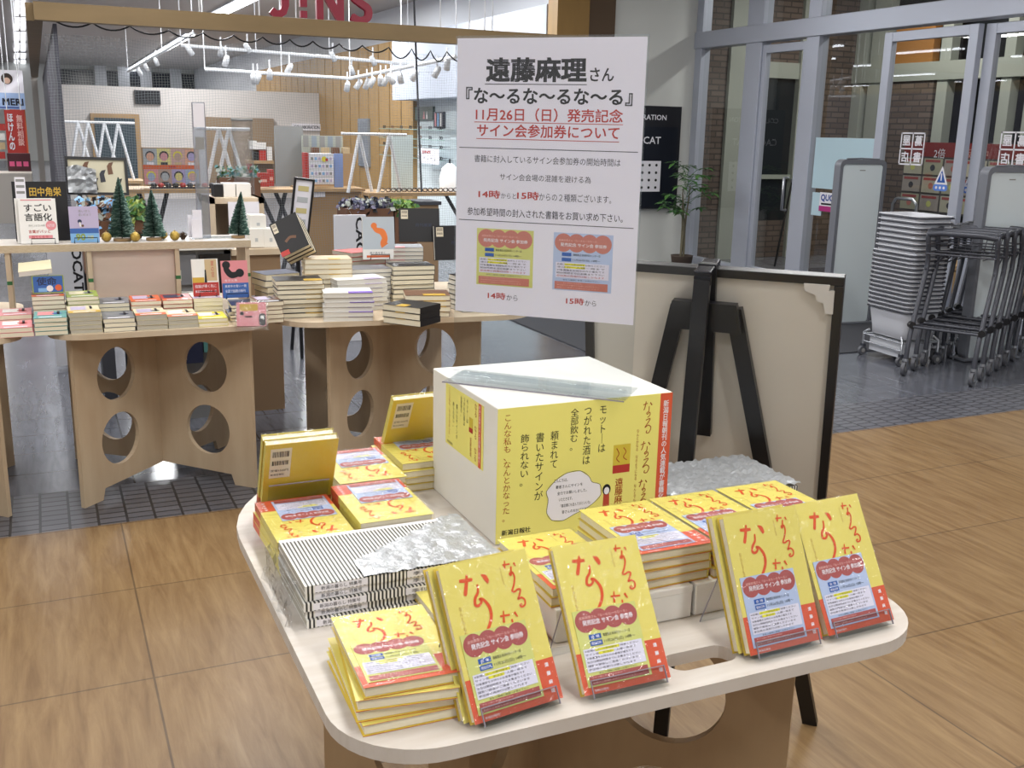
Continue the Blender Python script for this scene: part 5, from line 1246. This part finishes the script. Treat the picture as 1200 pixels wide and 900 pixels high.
# suspension rods
for i, x in enumerate((234, 304, 347, 516, 550, 568, 577)):
    a = pv(x, 20, 9.26); k = MB(); k.tube([(a.x, 9.26, 2.346), (a.x, 9.26, CEIL-.001)], .006, WMETAL, 6); tag(k.build('hanging_rod'), 'thin pale rod holding the store beam from the ceiling', 'rod', 'beam rods')
# night net
t = thing('security_net', 'fine pale security net closing the store under the beam, scalloped black top cord', 'net')
k = MB(); pts = []
tops = [(62, 20), (108, 24), (152, 28), (198, 33), (238, 36), (274, 39), (308, 41), (340, 44), (367, 46), (398, 49), (425, 51), (456, 53), (483, 55), (505, 57), (524, 58), (560, 60), (600, 62)]
for (xa, ya), (xb, yb) in zip(tops, tops[1:]):
    for j in range(8):
        f = j/8; a = pv(xa+(xb-xa)*f, ya+(yb-ya)*f+1+ (7 if xa < 456 else 12)*4*f*(1-f), 9.33); pts.append((a.x, 9.34, a.z-.01))
k.tube(pts, .007, WIRE, 5); k.build('top_cord', t)
def netmat():
    m = bpy.data.materials.new('net'); m.use_nodes = True; nt = m.node_tree; nt.nodes.remove(nt.nodes['Principled BSDF']); out = nt.nodes['Material Output']
    tc = nd(nt, 'ShaderNodeTexCoord'); sp = nd(nt, 'ShaderNodeSeparateXYZ'); nt.links.new(tc.outputs['Object'], sp.inputs[0]); r = []
    wv = nd(nt, 'ShaderNodeTexNoise'); wv.inputs['Scale'].default_value = 1.6; nt.links.new(tc.outputs['Object'], wv.inputs['Vector'])
    for ax in ('X', 'Z'):
        sh = nd(nt, 'ShaderNodeMath', operation='MULTIPLY_ADD'); sh.inputs[1].default_value = .12; nt.links.new(wv.outputs[0], sh.inputs[0]); nt.links.new(sp.outputs[ax], sh.inputs[2])
        mu = nd(nt, 'ShaderNodeMath', operation='MULTIPLY'); mu.inputs[1].default_value = 1/.022; nt.links.new(sh.outputs[0], mu.inputs[0])
        f = nd(nt, 'ShaderNodeMath', operation='FRACT'); nt.links.new(mu.outputs[0], f.inputs[0]); l = nd(nt, 'ShaderNodeMath', operation='LESS_THAN'); l.inputs[1].default_value = .07; nt.links.new(f.outputs[0], l.inputs[0]); r.append(l)
    mxx = nd(nt, 'ShaderNodeMath', operation='MAXIMUM'); nt.links.new(r[0].outputs[0], mxx.inputs[0]); nt.links.new(r[1].outputs[0], mxx.inputs[1])
    tr = nd(nt, 'ShaderNodeBsdfTransparent'); df = nd(nt, 'ShaderNodeBsdfDiffuse'); df.inputs[0].default_value = lin('#8f9496'); mx = nd(nt, 'ShaderNodeMixShader')
    nt.links.new(mxx.outputs[0], mx.inputs[0]); nt.links.new(tr.outputs[0], mx.inputs[1]); nt.links.new(df.outputs[0], mx.inputs[2]); nt.links.new(mx.outputs[0], out.inputs[0]); return m
k = MB(); k.add([(.12, 9.34, .05), (4.95, 9.34, .05), (4.95, 9.34, 2.12), (.12, 9.34, 2.12)], [(0, 1, 2, 3)], netmat()); o = k.build('net_sheet', t); o['kind'] = 'stuff'
# hanging white tracks with spots and battens
def track(label, pts, Y):
    k = MB(); P_ = [pv(x, y, yy) for (x, y), yy in zip(pts, Y)]
    k.tube(P_, .022, WMETAL, 6)
    for p in P_: k.tube([p, (p.x, p.y, CEIL-.001)], .006, WMETAL, 5)
    tag(k.build('light_track'), label, 'light track')
track('lower white lighting track crossing the store', [(240, 81), (330, 87), (410, 92), (470, 80), (534, 67)], [13, 13, 13, 11.8, 10.6])
track('upper white lighting track farther inside the store', [(212, 53), (300, 60), (386, 67), (478, 75)], [14, 14, 14, 14])
track('rear white lighting track along the tube battens', [(150, 84), (190, 61), (226, 39)], [20, 17, 14.5])
spots = [(259, 60, 14), (265, 71, 13), (290, 56, 14), (297, 92, 13), (302, 92, 13), (316, 87, 13), (339, 80, 13), (390, 66, 14), (412, 82, 14), (437, 71, 14), (407, 101, 13), (420, 99, 12.8), (430, 98, 12.6), (436, 96, 12.4), (446, 94, 12.2), (452, 94, 12.16), (458, 92, 11.9), (469, 91, 11.82), (486, 88, 11.4), (512, 84, 11), (524, 75, 10.8), (222, 59, 14), (171, 79, 18.4), (163, 84, 19), (183, 72, 17.5)]
SPD = {}
sides = ['left', 'right']
for i, (x, y, Y) in enumerate(spots):
    p = pv(x, y, Y); t = thing('spotlight', 'white cylinder spotlight hanging on a store lighting track', 'spotlight', (p.x, p.y, p.z), rnd.uniform(-1.5, 1.5), 'track spotlights')
    if not SPD:
        R_ = Matrix.Rotation(math.radians(35), 4, 'X'); a = MB().lathe([(1e-4, .07), (.024, .06), (.034, .035), (.036, -.065), (.03, -.065)], WMETAL, 14, R_).build('lamp_head', t)
        b = MB().lathe([(1e-4, -.066), (.034, -.0662)], BLACK, 14, R_).build('lens', t); c = MB().tube([(0, 0, .05), (0, .0, .17)], .01, WMETAL, 6).build('arm', t); SPD.update(h=a.data, l=b.data, a=c.data)
    else:
        for nm, kk in (('lamp_head', 'h'), ('lens', 'l'), ('arm', 'a')): o = bpy.data.objects.new(nm, SPD[kk]); COL.objects.link(o); o.parent = t
def wallpx(name, label, cat, x0, y0, x1, y1, m, X=5.4, group=None, art=None, d=.04):
    a, b = pu(x0, (y0+y1)/2, X), pu(x1, (y0+y1)/2, X); z1, z0 = pu((x0+x1)/2, y0, X).z, pu((x0+x1)/2, y1, X).z
    k = MB(); k.box(X-d, X-.0005, b.y, a.y, z0, z1, m)
    if art: art(k, frame((X-d, a.y, z0), (0, -1, 0), (0, 0, 1)), a.y-b.y, z1-z0)
    return tag(k.build(name), label, cat, group)
def slabpx(name, label, cat, x0, y0, x1, y1, Y, d, m, group=None, bevel=0, art=None, hang=False):
    """box whose front face fills the picture rectangle at depth Y"""
    a, b = pv(x0, y1, Y), pv(x1, y0, Y)
    a2, b2 = pv(x0, y0, Y), pv(x1, y1, Y); za, zb = (a.z+b2.z)/2, (a2.z+b.z)/2; xa, xb = (a.x+a2.x)/2, (b.x+b2.x)/2
    k = MB(); k.box(xa, xb, Y, Y+d, za, zb, m)
    if art: art(k, frame((xa, Y, za), (1, 0, 0), (0, 0, 1)), xb-xa, zb-za)
    if hang:
        for f in (.15, .85): k.tube([(xa+(xb-xa)*f, Y+d/2, zb-.002), (xa+(xb-xa)*f, Y+d/2, CEIL-.001)], .006, WMETAL, 5)
    return tag(k.build(name, bevel=bevel), label, cat, group)
# rear wall features
slabpx('wall_screen', 'black screen high on the store back wall', 'screen', 158, 106, 188, 122, 21.44, .06, mat('screen_black', '#16181e', .3))
a, b = pv(110, 192, 21.45), pv(163, 134, 21.45)
k = MB(); k.box(a.x, b.x, 21.4, 21.49, 0, b.z, WOODL); o = k.build('door_4'); struct(o)
MB().box(a.x+.06, b.x-.09, 21.38, 21.4, .02, b.z-.08, mat('dark_teal_opening', '#3b4850', .3)).build('doorway_dark_plane', o)  # flat plane, the doorway's dark recess painted as dark teal
a, b = pv(243, 215, 21.45), pv(320, 139, 21.45)
k = MB(); k.box(a.x, b.x, 21.4, 21.49, .3, b.z, mat('brown_niche', '#8a765f', .6)); struct(k.build('trim_niche'))
for i, (x0, y0, x1, y1, c) in enumerate(((290, 190, 296, 203, 'red'), (297, 178, 303, 188, 'black'), (304, 176, 312, 188, 'red'), (313, 172, 319, 188, 'white'), (293, 165, 301, 175, 'white'), (301, 167, 312, 175, 'white'))):
    slabpx('goods_box', f'small {c} packaged goods in the rear niche', 'goods', x0, y0, x1, y1, 21.2, .15, cA[c], 'niche goods')
slabpx('niche_shelf', 'wooden shelf in the rear niche', 'shelf', 290, 188, 321, 192, 21.1, .3, WOODL)
slabpx('grey_board', 'tall plain grey board standing before the store niche', 'board', 323, 148, 356, 222, 12.0, .05, GREY)
wallpx('blue_mirror', 'tall narrow bluish mirror on the wooden wall', 'mirror', 422, 139, 434, 195, mat('mirror_blue', '#9aa6b4', .15, metal=.5), X=5.33)
# white trestle racks with top rail
def trestle(label, cols, y0, y1, Y):
    t = thing('trestle_rack', label, 'rack'); zt = pv(cols[0], y0, Y).z; zb = pv(cols[0], y1, Y).z
    for x in cols:
        p = pv(x, y0, Y)
        for sgn in (-1, 1): k = MB(); k.tube([(p.x, Y, zt), (p.x+sgn*.15, Y+sgn*.05, zb)], .018, WMETAL, 6); k.build('leg', t)
    a, b = pv(cols[0], y0, Y), pv(cols[-1], y0, Y); MB().tube([(a.x-.2, Y, zt), (b.x+.2, Y, zt-.0)], .016, WMETAL, 6).build('top_rail', t)
trestle('white trestle rack of A-frames at the store left', [91, 103, 122, 138], 143, 210.5, 14.2)
trestle('white trestle rack behind the acrylic upright', [256, 268], 151, 221, 10.5)
trestle('white trestle rack before the wooden wall', [421, 456], 157, 225.5, 11.2)
# counters and their goods
def counter(label, x0, x1, ytop, Y, depth, legm=WOODL, solid=False, top=WOODL):
    a, b = pv(x0, ytop, Y), pv(x1, ytop, Y); t = thing('store_counter', label, 'counter'); z = (a.z+b.z)/2
    MB().box(a.x, b.x, Y, Y+depth, z-.035, z, top).build('counter_top', t)
    if solid: MB().box(a.x+.05, b.x-.05, Y+.08, Y+depth-.05, 0, z-.0355, legm).build('carcass', t)
    else:
        for x in (a.x+.12, b.x-.18):
            for s_ in (0, 1): k = MB(); k.tube([(x+.28*s_, Y+.1, 0), (x+.28*(1-s_), Y+depth-.1, z-.036)], .022, DGREY, 6); k.build('leg', t)
    return a.x, b.x, z
def eyewear(x0, x1, Y, z, n, where):
    for i in range(n):
        x = x0+(x1-x0)*(i+.5)/n; k = MB()
        for s_ in (-1, 1): k.tube([(x+s_*.035+.027*math.cos(2*PI*j/12), Y, z+.026+.02*math.sin(2*PI*j/12)) for j in range(12)], .004, [BLACK, cA['brown'], DGREY][i % 3], 4, closed=True)
        k.tube([(x-.009, Y, z+.03), (x+.009, Y, z+.03)], .003, BLACK, 4)
        for s_ in (-1, 1): k.tube([(x+s_*.062, Y, z+.03), (x+s_*.062, Y+.12, z+.03)], .003, BLACK, 4)
        tag(k.build('eyeglasses'), f'pair of eyeglasses on {where}', 'eyeglasses', f'eyeglasses on {where}')
xa, xb, zc = counter('long wooden counter of eyeglasses at the store right', 432, 560, 226, 11, .7); eyewear(xa+.2, xb-.1, 11.12, zc, 16, 'the long right counter')
counter('wooden cabinet with a price label behind the planters', 357, 428, 221, 11.3, .7, mat('tan_cabinet', '#a5845c', .55), True)
slabpx('label_card', 'small white label on the wooden cabinet', 'label', 368, 225, 381, 231, 11.35, .01, PAPER)
counter('wooden counter under the face poster', 150, 262, 222, 10.2, .6); counter('narrow wooden counter with red gift boxes', 298, 352, 222, 10.6, .5)
counter('low wooden counter at the store left rear', 96, 170, 212, 14, .6, WOODL, True)
FC = ['#aeb5bb', '#d9d08a', '#c6a3a0', '#d8a58c', '#d2949c', '#b59a8c', '#a9a0cc', '#9fb0cc']
def faces(k, D, wd, h):
    for r in range(2):
        for c in range(4):
            x0, x1 = wd*(.02+.24*c), wd*(.26+.24*c); y0, y1 = (h*.55, h*.97) if r == 0 else (h*.04, h*.44)
            k.rect(x0, y0, x1, y1, mat(f'face_tile_{r*4+c}', FC[r*4+c], .5), D, .002); cx_, cy_ = (x0+x1)/2, (y0+y1)/2
            k.disc(cx_, cy_+h*.03, h*.12, [DGREY, cA['black'], cA['yellow']][(r*2+c) % 3], D, .003, 14); k.disc(cx_, cy_, h*.095, mat(f'face_skin_{r*4+c}', FC[(r*4+c+3) % 8], .5), D, .005, 14, h*.11); k.rect(cx_-h*.09, y0, cx_+h*.09, y0+h*.07, [PAPER, DGREY, cA['tan']][c % 3], D, .003)
    k.rect(0, h*.44, wd, h*.55, cA['orange'], D, .004); k.rect(wd*.46, h*.47, wd*.58, h*.52, cA['red'], D, .006)
slabpx('face_poster', 'poster of simple drawn faces in coloured squares with an orange band', 'poster', 167, 173, 234, 218, 10.4, .04, WOODL, art=faces)
for i in range(9):
    p = pv(180+8.5*i, 219, 10.35); k = MB(); k.ball((0, 0, .03), .03, [cA['black'], cA['red'], DGREY][i % 3], 8, .8); k.box(-.035, .035, -.02, .02, 0, .015, DGREY); o = k.build('glasses_case'); o.location = (p.x, 10.32, pv(200, 222, 10.2).z+.001); tag(o, 'small dark item lined up below the face poster', 'case', 'cases below the face poster')
# framed picture with silvery plastic, on a stand
a, b, c, d = pv(80, 183, 6.2), pv(153, 186, 6.2), pv(150, 230, 6.2), pv(79, 228, 6.2)
t = thing('framed_picture', 'black framed cream picture with crumpled silvery plastic behind the rack', 'picture'); k = MB()
Df = frame((d.x, 6.2, d.z), (1, 0, -.02), (0, .15, 1)); wd, h = b.x-a.x, a.z-d.z
k.plate([[(0, 0), (wd, 0), (wd, h), (0, h)], [(.014, .014), (wd-.014, .014), (wd-.014, h-.014), (.014, h-.014)]], .02, BLKPAINT, Df); k.build('frame', t)
k = MB(); k.rect(.012, .012, wd-.012, h-.012, mat('cream_print', '#cfc8ae', .5), Df, .0)
for i in range(6):
    x = wd*(.2+.13*i); y = h*(.5+.25*math.sin(i*2.1)); k.poly([(x-.012, y-.035), (x+.014, y-.03), (x+.008, y+.01), (x+.018, y+.035), (x-.004, y+.03), (x-.016, y+.012)], [DGREY, cA['brown'], cA['black']][i % 3], Df, .002)
k.build('print', t)
k = MB(); rr = random.Random(2); n = 8; vs = [(wd*(.02+.46*i/n), h*(.04+.74*j/n)*(1-.25*abs(i/n-.35)), .012+.03*rr.random()) for j in range(n+1) for i in range(n+1)]; fs = [(j*(n+1)+i, j*(n+1)+i+1, (j+1)*(n+1)+i+1, (j+1)*(n+1)+i) for j in range(n) for i in range(n)]
k.add(vs, fs, SILV, False, Df); k.build('crumpled_plastic', t)
for sgn in (.2, .8): k = MB(); k.tube([(d.x+wd*sgn, 6.23, d.z+.01), (d.x+wd*sgn, 6.3, 0)], .012, BLKPAINT, 6); k.build('stand_leg', t)
# plants in baskets behind the rack, planters with foliage behind far table
def foliage(name, label, x0, y0, x1, y1, Y, cols, dep=.3, n=420, seed=1):
    a, b = pv(x0, y1, Y), pv(x1, y0, Y); r2 = random.Random(seed); t = thing(name, label, 'plant'); k = MB()
    for i in range(n):
        c = Vector((r2.uniform(a.x, b.x), Y+r2.uniform(0, dep), a.z+(b.z-a.z)*(r2.random()**.7))); L = r2.uniform(.03, .055); d1 = Vector((r2.uniform(-1, 1), r2.uniform(-1, 1), r2.uniform(-.3, 1))).normalized()*L; d2 = d1.orthogonal().normalized()*L*.45
        k.add([c-d1*.5, c+d2, c+d1*.5, c-d2], [(0, 1, 2, 3)], cols[i % len(cols)])
    k.build('leaves', t); MB().box(a.x, b.x, Y+.02, Y+dep, a.z-.22, a.z+.04, cA['brown']).build('planter', t)
    MB().box(a.x+.05, b.x-.05, Y+.05, Y+dep-.03, 0, a.z-.221, DGREY).build('pedestal', t)
G1, G2, G3 = mat('fresh_leaf', '#6f9444', .5), mat('violet_leaf', '#6c6880', .5), mat('pale_leaf', '#aab0a8', .5)
foliage('potted_foliage', 'planter of violet grey leaves behind the orange shape book', 408, 235, 462, 252, 7.2, [G2, cA['navy'], G3, cA['black']], seed=3)
foliage('potted_foliage', 'planter of fresh green leaves beside the violet planter', 464, 237, 490, 252, 7.2, [G1, G1, cA['green'], LEAFD], n=220, seed=4)
foliage('potted_foliage', 'green leaves between the two left bottle-brush trees', 153, 236, 170, 268, 5.6, [LEAF, LEAFD, cA['green']], n=150, seed=5)
foliage('potted_foliage', 'dark berries and blue leaves left of the tallest tree', 96, 236, 135, 270, 5.6, [cA['brown'], cA['black'], cA['sky'], G3], n=260, seed=6)
# CACAOCAT boards, turned writing
def cacao(flip):
    def f(k, D, wd, h):
        if flip: k.text('CACAOCAT', wd*.66, h*.30, wd*.93, h*.985, BLACK, D, .002, bold=.02, rot=-1)
        else: k.text('AOCAT', wd*.62, h*.55, wd*.88, h*.98, BLACK, D, .002, bold=.02, rot=-1)
    return f
slabpx('white_board', 'white board with turned black CACAOCAT lettering seen through the rack', 'board', 60, 272, 105, 428, 6.6, .04, mat('board_white', '#cfd0d6', .5), art=cacao(0))
slabpx('white_board', 'white board with turned black CACAOCAT lettering below the violet planter', 'board', 394, 252, 430, 420, 6.9, .04, mat('board_white', '#cfd0d6', .5), art=cacao(1))
# price board, magazine rack, misc boards
t = thing('price_board', 'narrow black framed price board leaning between rack and planters', 'board'); a, d = pv(331, 206, 6.4), pv(345, 292, 6.0); k = MB(); Df = frame((a.x+.02, 6.4, d.z), (1, .0, 0), (0, .12, 1)); wd, h = pv(355, 206, 6.4).x-a.x, a.z-d.z
Df = Matrix.Translation((a.x+.02, 6.4, d.z)) @ Matrix.Rotation(math.radians(6), 4, 'Y') @ Matrix.Rotation(math.radians(97), 4, 'X')
k.plate([[(0, 0), (wd, 0), (wd, h), (0, h)], [(.012, .012), (wd-.012, .012), (wd-.012, h-.012), (.012, h-.012)]], .02, BLKPAINT, Df); k.build('frame', t); k = MB(); k.rect(.01, .01, wd-.01, h-.01, PAPER, Df, 0)
for i in range(5): k.rect(.03, h*(.12+.17*i), wd-.03, h*(.2+.17*i), [mat('pale_gold_print', '#c8bb84', .5), mat('pale_grey_print', '#b4b8ba', .5)][i % 2], Df, .002)
k.build('price_sheet', t); k = MB(); k.tube([tuple(Df @ Vector((wd/2, h*.9, -.015))), (a.x+.1, 6.75, 0)], .012, BLKPAINT, 6); k.tube([tuple(Df @ Vector((wd/2, .01, -.015))), (a.x+.1, 6.45, 0)], .012, BLKPAINT, 6); k.build('prop', t)
def tiers(k, D, wd, h):
    for i in range(4): k.rect(wd*.03, h*(.04+.24*i), wd*.97, h*(.2+.24*i), PAPER, D, .002); [k.rect(wd*(.08+.15*j), h*(.07+.24*i), wd*(.18+.15*j), h*(.16+.24*i), [GREY, cA['sky'], cA['lilac']][(i+j) % 3], D, .004) for j in range(6)]
    k.disc(wd*.62, h*.82, h*.09, cA['yellow'], D, .006, 12); k.disc(wd*.72, h*.8, h*.05, cA['red'], D, .007, 10)
slabpx('leaflet_rack', 'tiered white leaflet rack with small prints on the cabinet', 'rack', 362, 180, 391, 216, 11.4, .15, mat('rack_white', '#d8dade', .5), art=tiers)
slabpx('leaflet', 'red folder left of the leaflet rack', 'folder', 357, 179, 362, 211, 11.4, .12, cA['red']); slabpx('leaflet', 'blue photo leaflet right of the leaflet rack', 'leaflet', 392, 180, 402, 219.5, 11.5, .04, mat('photo_blue', '#7f93c4', .4))
def colab(k, D, wd, h): k.text('COLLABORATION', wd*.05, h*.25, wd*.95, h*.75, NAVY, D, .003, bold=.015)
slabpx('collaboration_sign', 'white COLLABORATION sign above the leaflet rack', 'sign', 343, 145, 376, 153, 21.44, .06, PAPER, art=colab)
def shades(k, D, wd, h):
    for i in range(5): k.rect(wd*(.02+.2*i), h*.78, wd*(.15+.2*i), h*.99, [GREY, mat('pale_slate', '#8b97a2', .4)][i % 2], D, .003)
slabpx('sample_panel', 'panel of grey lens samples under the COLLABORATION sign', 'panel', 355, 159, 402, 219.5, 11.9, .05, PALEF, art=shades)
slabpx('back_shelf', 'wooden riser behind the leaflet rack carrying small stands', 'shelf', 360, 180, 414, 219.5, 11.75, .1, WOODL)
for i in range(4): slabpx('display_stand', f'small tan triangular stand, {["first","second","third","fourth"][i]} from left above the leaflet rack', 'stand', 366+12*i, 173, 374+12*i, 180, 11.76, .08, cA[['brown', 'tan', 'brown', 'tan'][i]])
# right display wall: glass shelves with eyewear, framed prints, small sign
for i, y in enumerate((152, 163, 173, 185)):
    a, b = pu(455, y-1, 5.38), pu(534, y, 5.38); z = (a.z+b.z)/2; k = MB(); k.box(5.22, 5.4, b.y, a.y, z-.006, z, ACRYL); k.box(5.215, 5.22, b.y, a.y, z-.007, z+.001, mat('glass_shelf_edge', '#8fb0a8', .2)); tag(k.build('glass_shelf'), f'glass shelf on the right display wall, {["topmost","second","third","lowest"][i]}', 'shelf', 'glass shelves')
    n = 7
    for j in range(n):
        y_ = b.y+(a.y-b.y)*(j+.5)/n; k = MB()
        for s_ in (-1, 1): k.tube([(5.24, y_+s_*.035+.027*math.cos(2*PI*q/12), z+.027+.02*math.sin(2*PI*q/12)) for q in range(12)], .005, [BLACK, DGREY, cA['brown']][j % 3], 4, closed=True)
        for s_ in (-1, 1): k.tube([(5.24, y_+s_*.062, z+.03), (5.36, y_+s_*.062, z+.03)], .003, BLACK, 4)
        k.tube([(5.24, y_-.009, z+.03), (5.24, y_+.009, z+.03)], .003, BLACK, 4)
        tag(k.build('eyeglasses'), 'pair of eyeglasses on the glass wall shelves', 'eyeglasses', 'eyeglasses on the glass shelves')
wallpx('framed_print', 'blue framed print high on the right display wall', 'print', 458, 127, 475, 143, mat('print_blue_panel', '#3f66a8', .4), art=lambda k, D, wd, h: (k.rect(wd*.5, h*.2, wd*.9, h*.8, cA['sky'], D, .002), k.disc(wd*.3, h*.5, h*.18, cA['yellow'], D, .003, 10)))
wallpx('framed_print', 'dark green framed print high on the right display wall', 'print', 488, 125, 510, 141, mat('print_green_panel', '#4a5a55', .4), art=lambda k, D, wd, h: (k.poly([(wd*.5, h*.1), (wd*.6, h*.1), (wd*.56, h*.8)], cA['pink'], D, .002), k.poly([(wd*.65, h*.1), (wd*.75, h*.1), (wd*.7, h*.7)], cA['white'], D, .002)))
wallpx('framed_print', 'dark photo print of long bottles beside the green print', 'print', 511, 131, 522, 150, mat('print_dark_panel', '#3c3f4c', .4), art=lambda k, D, wd, h: [k.rect(wd*(.15+.28*i), h*.1, wd*(.3+.28*i), h*.9, [cA['pink'], cA['sky'], cA['white']][i], D, .002) for i in range(3)])
def jins(k, D, wd, h):
    k.text('JINS', wd*.18, h*.62, wd*.6, h*.85, RED, D, .003, bold=.02)
    for i in range(5): k.disc(wd*(.12+.17*i), h*(.3+.08*(i % 2)), h*.07, GREY, D, .003, 8)
wallpx('paper_card', 'white JINS card among the glass shelves', 'sign', 491, 174, 515, 192, PAPER, X=5.21, art=jins, d=.005)
a = pv(527, 215, 11.25); t = thing('oval_mirror_lamp', 'bright white rounded lamp at the store right edge', 'lamp', (a.x, 11.25, pv(493, 226, 11).z+.002)); MB().lathe([(1e-4, 0), (.11, 0), (.12, .14), (.09, .26), (.03, .31), (1e-4, .31)], mat('lamp_white_glow', '#f2f4f6', .4, emit=.7), 18).build('shade', t); MB().tube([(0, 0, .31), (0, 0, .36)], .012, WIRE, 6).build('cap', t)
slabpx('curtain', 'pale bluish hanging curtain at the display wall end', 'curtain', 460, 158, 484, 225, 11.5, .05, mat('pale_curtain', '#c8d6d6', .6))
k = MB(); p0, p1 = pv(481, 55, 9.45), pv(494, 225, 9.45); p0.z = 3.399; k.tube([p0, p1], .01, DGREY, 5); tag(k.build('net_weight_cord'), 'dark vertical cord hanging against the net at right', 'cord')
t = thing('storage_bench', 'tan panel box and crossed legs below the right counter', 'bench'); a, b = pv(492, 300, 8.8), pv(514, 240, 8.8); MB().box(a.x, b.x, 8.8, 9.1, 0, b.z, mat('tan_panel', '#9a7f62', .6)).build('body', t); MB().box(a.x-.02, b.x+.02, 8.78, 9.12, b.z, b.z+.03, DGREY).build('lid', t)
# white gift boxes behind the rack end
for i, (x0, y0, x1, y1) in enumerate(((293, 252, 312, 270), (292, 268, 309, 290), (309, 268, 326, 290))):
    slabpx('gift_box', ('white gift box on top of two others', 'white gift box, lower left', 'white gift box, lower right')[i]+' behind the right rack end', 'box', x0, y0, x1, y1, 5.3+.02*(i == 0), .09, CARD, bevel=.002, art=lambda k, D, wd, h: k.rect(wd*.4, h*.3, wd*.6, h*.5, mat('pale_grey_print', '#b4b8ba', .5), D, .001))
t = thing('display_plinth', 'pale wooden plinth under the white gift boxes', 'plinth'); a, b = pv(268, 420, 5.25), pv(334, 291, 5.25); MB().box(a.x, b.x, 5.25, 5.6, b.z-.03, b.z-.0005, PLYL).build('top', t); MB().box(a.x+.02, b.x-.02, 5.28, 5.58, 0, b.z-.0305, mat('tan_panel', '#9a7f62', .6)).build('body', t)
t = thing('wooden_cube_shelf', 'open light wood cube with a white notice behind the slim tree', 'shelf'); a, b = pv(248, 292, 5.9), pv(309, 232, 5.9)
MB().box(a.x, a.x+.03, 5.9, 6.2, a.z, b.z, PLYL).box(b.x-.03, b.x, 5.9, 6.2, a.z, b.z, PLYL).box(a.x, b.x, 5.9, 6.2, b.z-.03, b.z, PLYL).box(a.x+.03, b.x-.03, 6.17, 6.2, 0, b.z-.03, PLYL).build('cube', t)
MB().box(pv(268, 250, 5.88).x, b.x-.03, 5.885, 5.898, a.z+.02, b.z-.02, PAPER).build('notice', t)
for i, (x0, y0, x1, y1, c, nm) in enumerate(((262, 215, 276, 232, 'white', 'white carton'), (277, 215, 294, 232, 'white', 'second white carton'), (251, 216, 261, 231, 'black', 'black tin'))):
    slabpx('carton', f'{nm} on the open light wood cube', 'box', x0, y0, x1, y1-.2, 6.0, .12, cA[c], bevel=.002)
for i, (x0, y0, x1, y1) in enumerate(((303, 203, 315, 219), (315, 199, 321, 218))): slabpx('gift_box', ('red gift box on the narrow counter', 'second red gift box, half hidden on the narrow counter')[i], 'box', x0, y0, x1, y1, 10.75+.2*i, .1, cA['red'], art=lambda k, D, wd, h: k.rect(wd*.2, h*.35, wd*.8, h*.55, mat('pink_print', '#e8b6ae', .5), D, .002))
a, b = pv(279, 216, 8.0), pv(291, 142, 8.0); t = thing('clear_column', 'tall clear column display behind the slim tree', 'display stand'); MB().lathe([(.075, b.z-.72), (.075, b.z)], BAG, 16, Matrix.Translation(((a.x+b.x)/2, 8, 0))).build('tube', t); MB().lathe([(1e-4, b.z), (.08, b.z), (.08, b.z+.02), (1e-4, b.z+.02)], GREY, 16, Matrix.Translation(((a.x+b.x)/2, 8, 0))).build('cap', t); MB().box((a.x+b.x)/2-.1, (a.x+b.x)/2+.1, 7.9, 8.1, 0, b.z-.721, WHITE).build('pedestal', t)
foliage('potted_foliage', 'teal artificial leaves below the clear column', 258, 196, 305, 214, 9.0, [mat('teal_leaf', '#5f8f92', .5), LEAFD, G3], n=160, seed=8, dep=.2)
# left aisle: hanging poster and red banner
def meri(k, D, wd, h):
    k.rect(0, 0, wd, h*.42, mat('poster_sky', '#9fb7dd', .5), D, .002); k.text('MERI', wd*.3, h*.1, wd*.95, h*.28, NAVY, D, .004, bold=.03); k.rect(wd*.1, h*.03, wd*.8, h*.06, mat('royal_blue_print', '#25408f', .5), D, .004); k.disc(wd*.5, h*.78, h*.14, mat('portrait_hair', '#3b2e28', .5), D, .004, 16); k.disc(wd*.5, h*.73, h*.08, mat('portrait_skin', '#d9b6a0', .5), D, .006, 14)
slabpx('hanging_poster', 'white and blue MERI poster hanging in the left aisle', 'poster', -10, 82, 28, 128, 15, .04, PAPER, art=meri, hang=True)
def hoken(k, D, wd, h): k.text('ほけんの', wd*.12, h*.1, wd*.42, h*.92, PAPER, D, .004, vertical=True, bold=.03); k.text('無料相談', wd*.58, h*.2, wd*.9, h*.9, mat('pink_print', '#e8b6ae', .5), D, .004, vertical=True, bold=.02)
slabpx('banner', 'red banner with white vertical writing in the left aisle', 'banner', 7, 129, 30, 181, 14.6, .03, cA['red'], art=hoken, hang=True)
slabpx('banner', 'orange poster edge behind the red banner', 'banner', 14, 123, 32, 195, 15.2, .03, cA['orange'], hang=True)
slabpx('display_case', 'dark case with pink labels below the red banner', 'display case', 9, 180, 36, 203, 13.5, .2, mat('case_dark', '#4a2228', .5), art=lambda k, D, wd, h: [k.rect(wd*(.08+.3*i), h*.35, wd*(.3+.3*i), h*.6, mat('hot_pink_print', '#d85a86', .5), D, .003) for i in range(3)])
for i in range(5): slabpx('goods_box', 'red and white goods at the left picture edge', 'goods', -4, 145+11*i, 6, 153+11*i, 14, .1, cA[['red', 'white', 'tan', 'red', 'grey'][i]], 'left edge goods')
slabpx('aisle_counter', 'pale counter in the left aisle', 'counter', -60, 203, 40, 262, 13, .6, mat('pale_post', '#bdb6ad', .6))
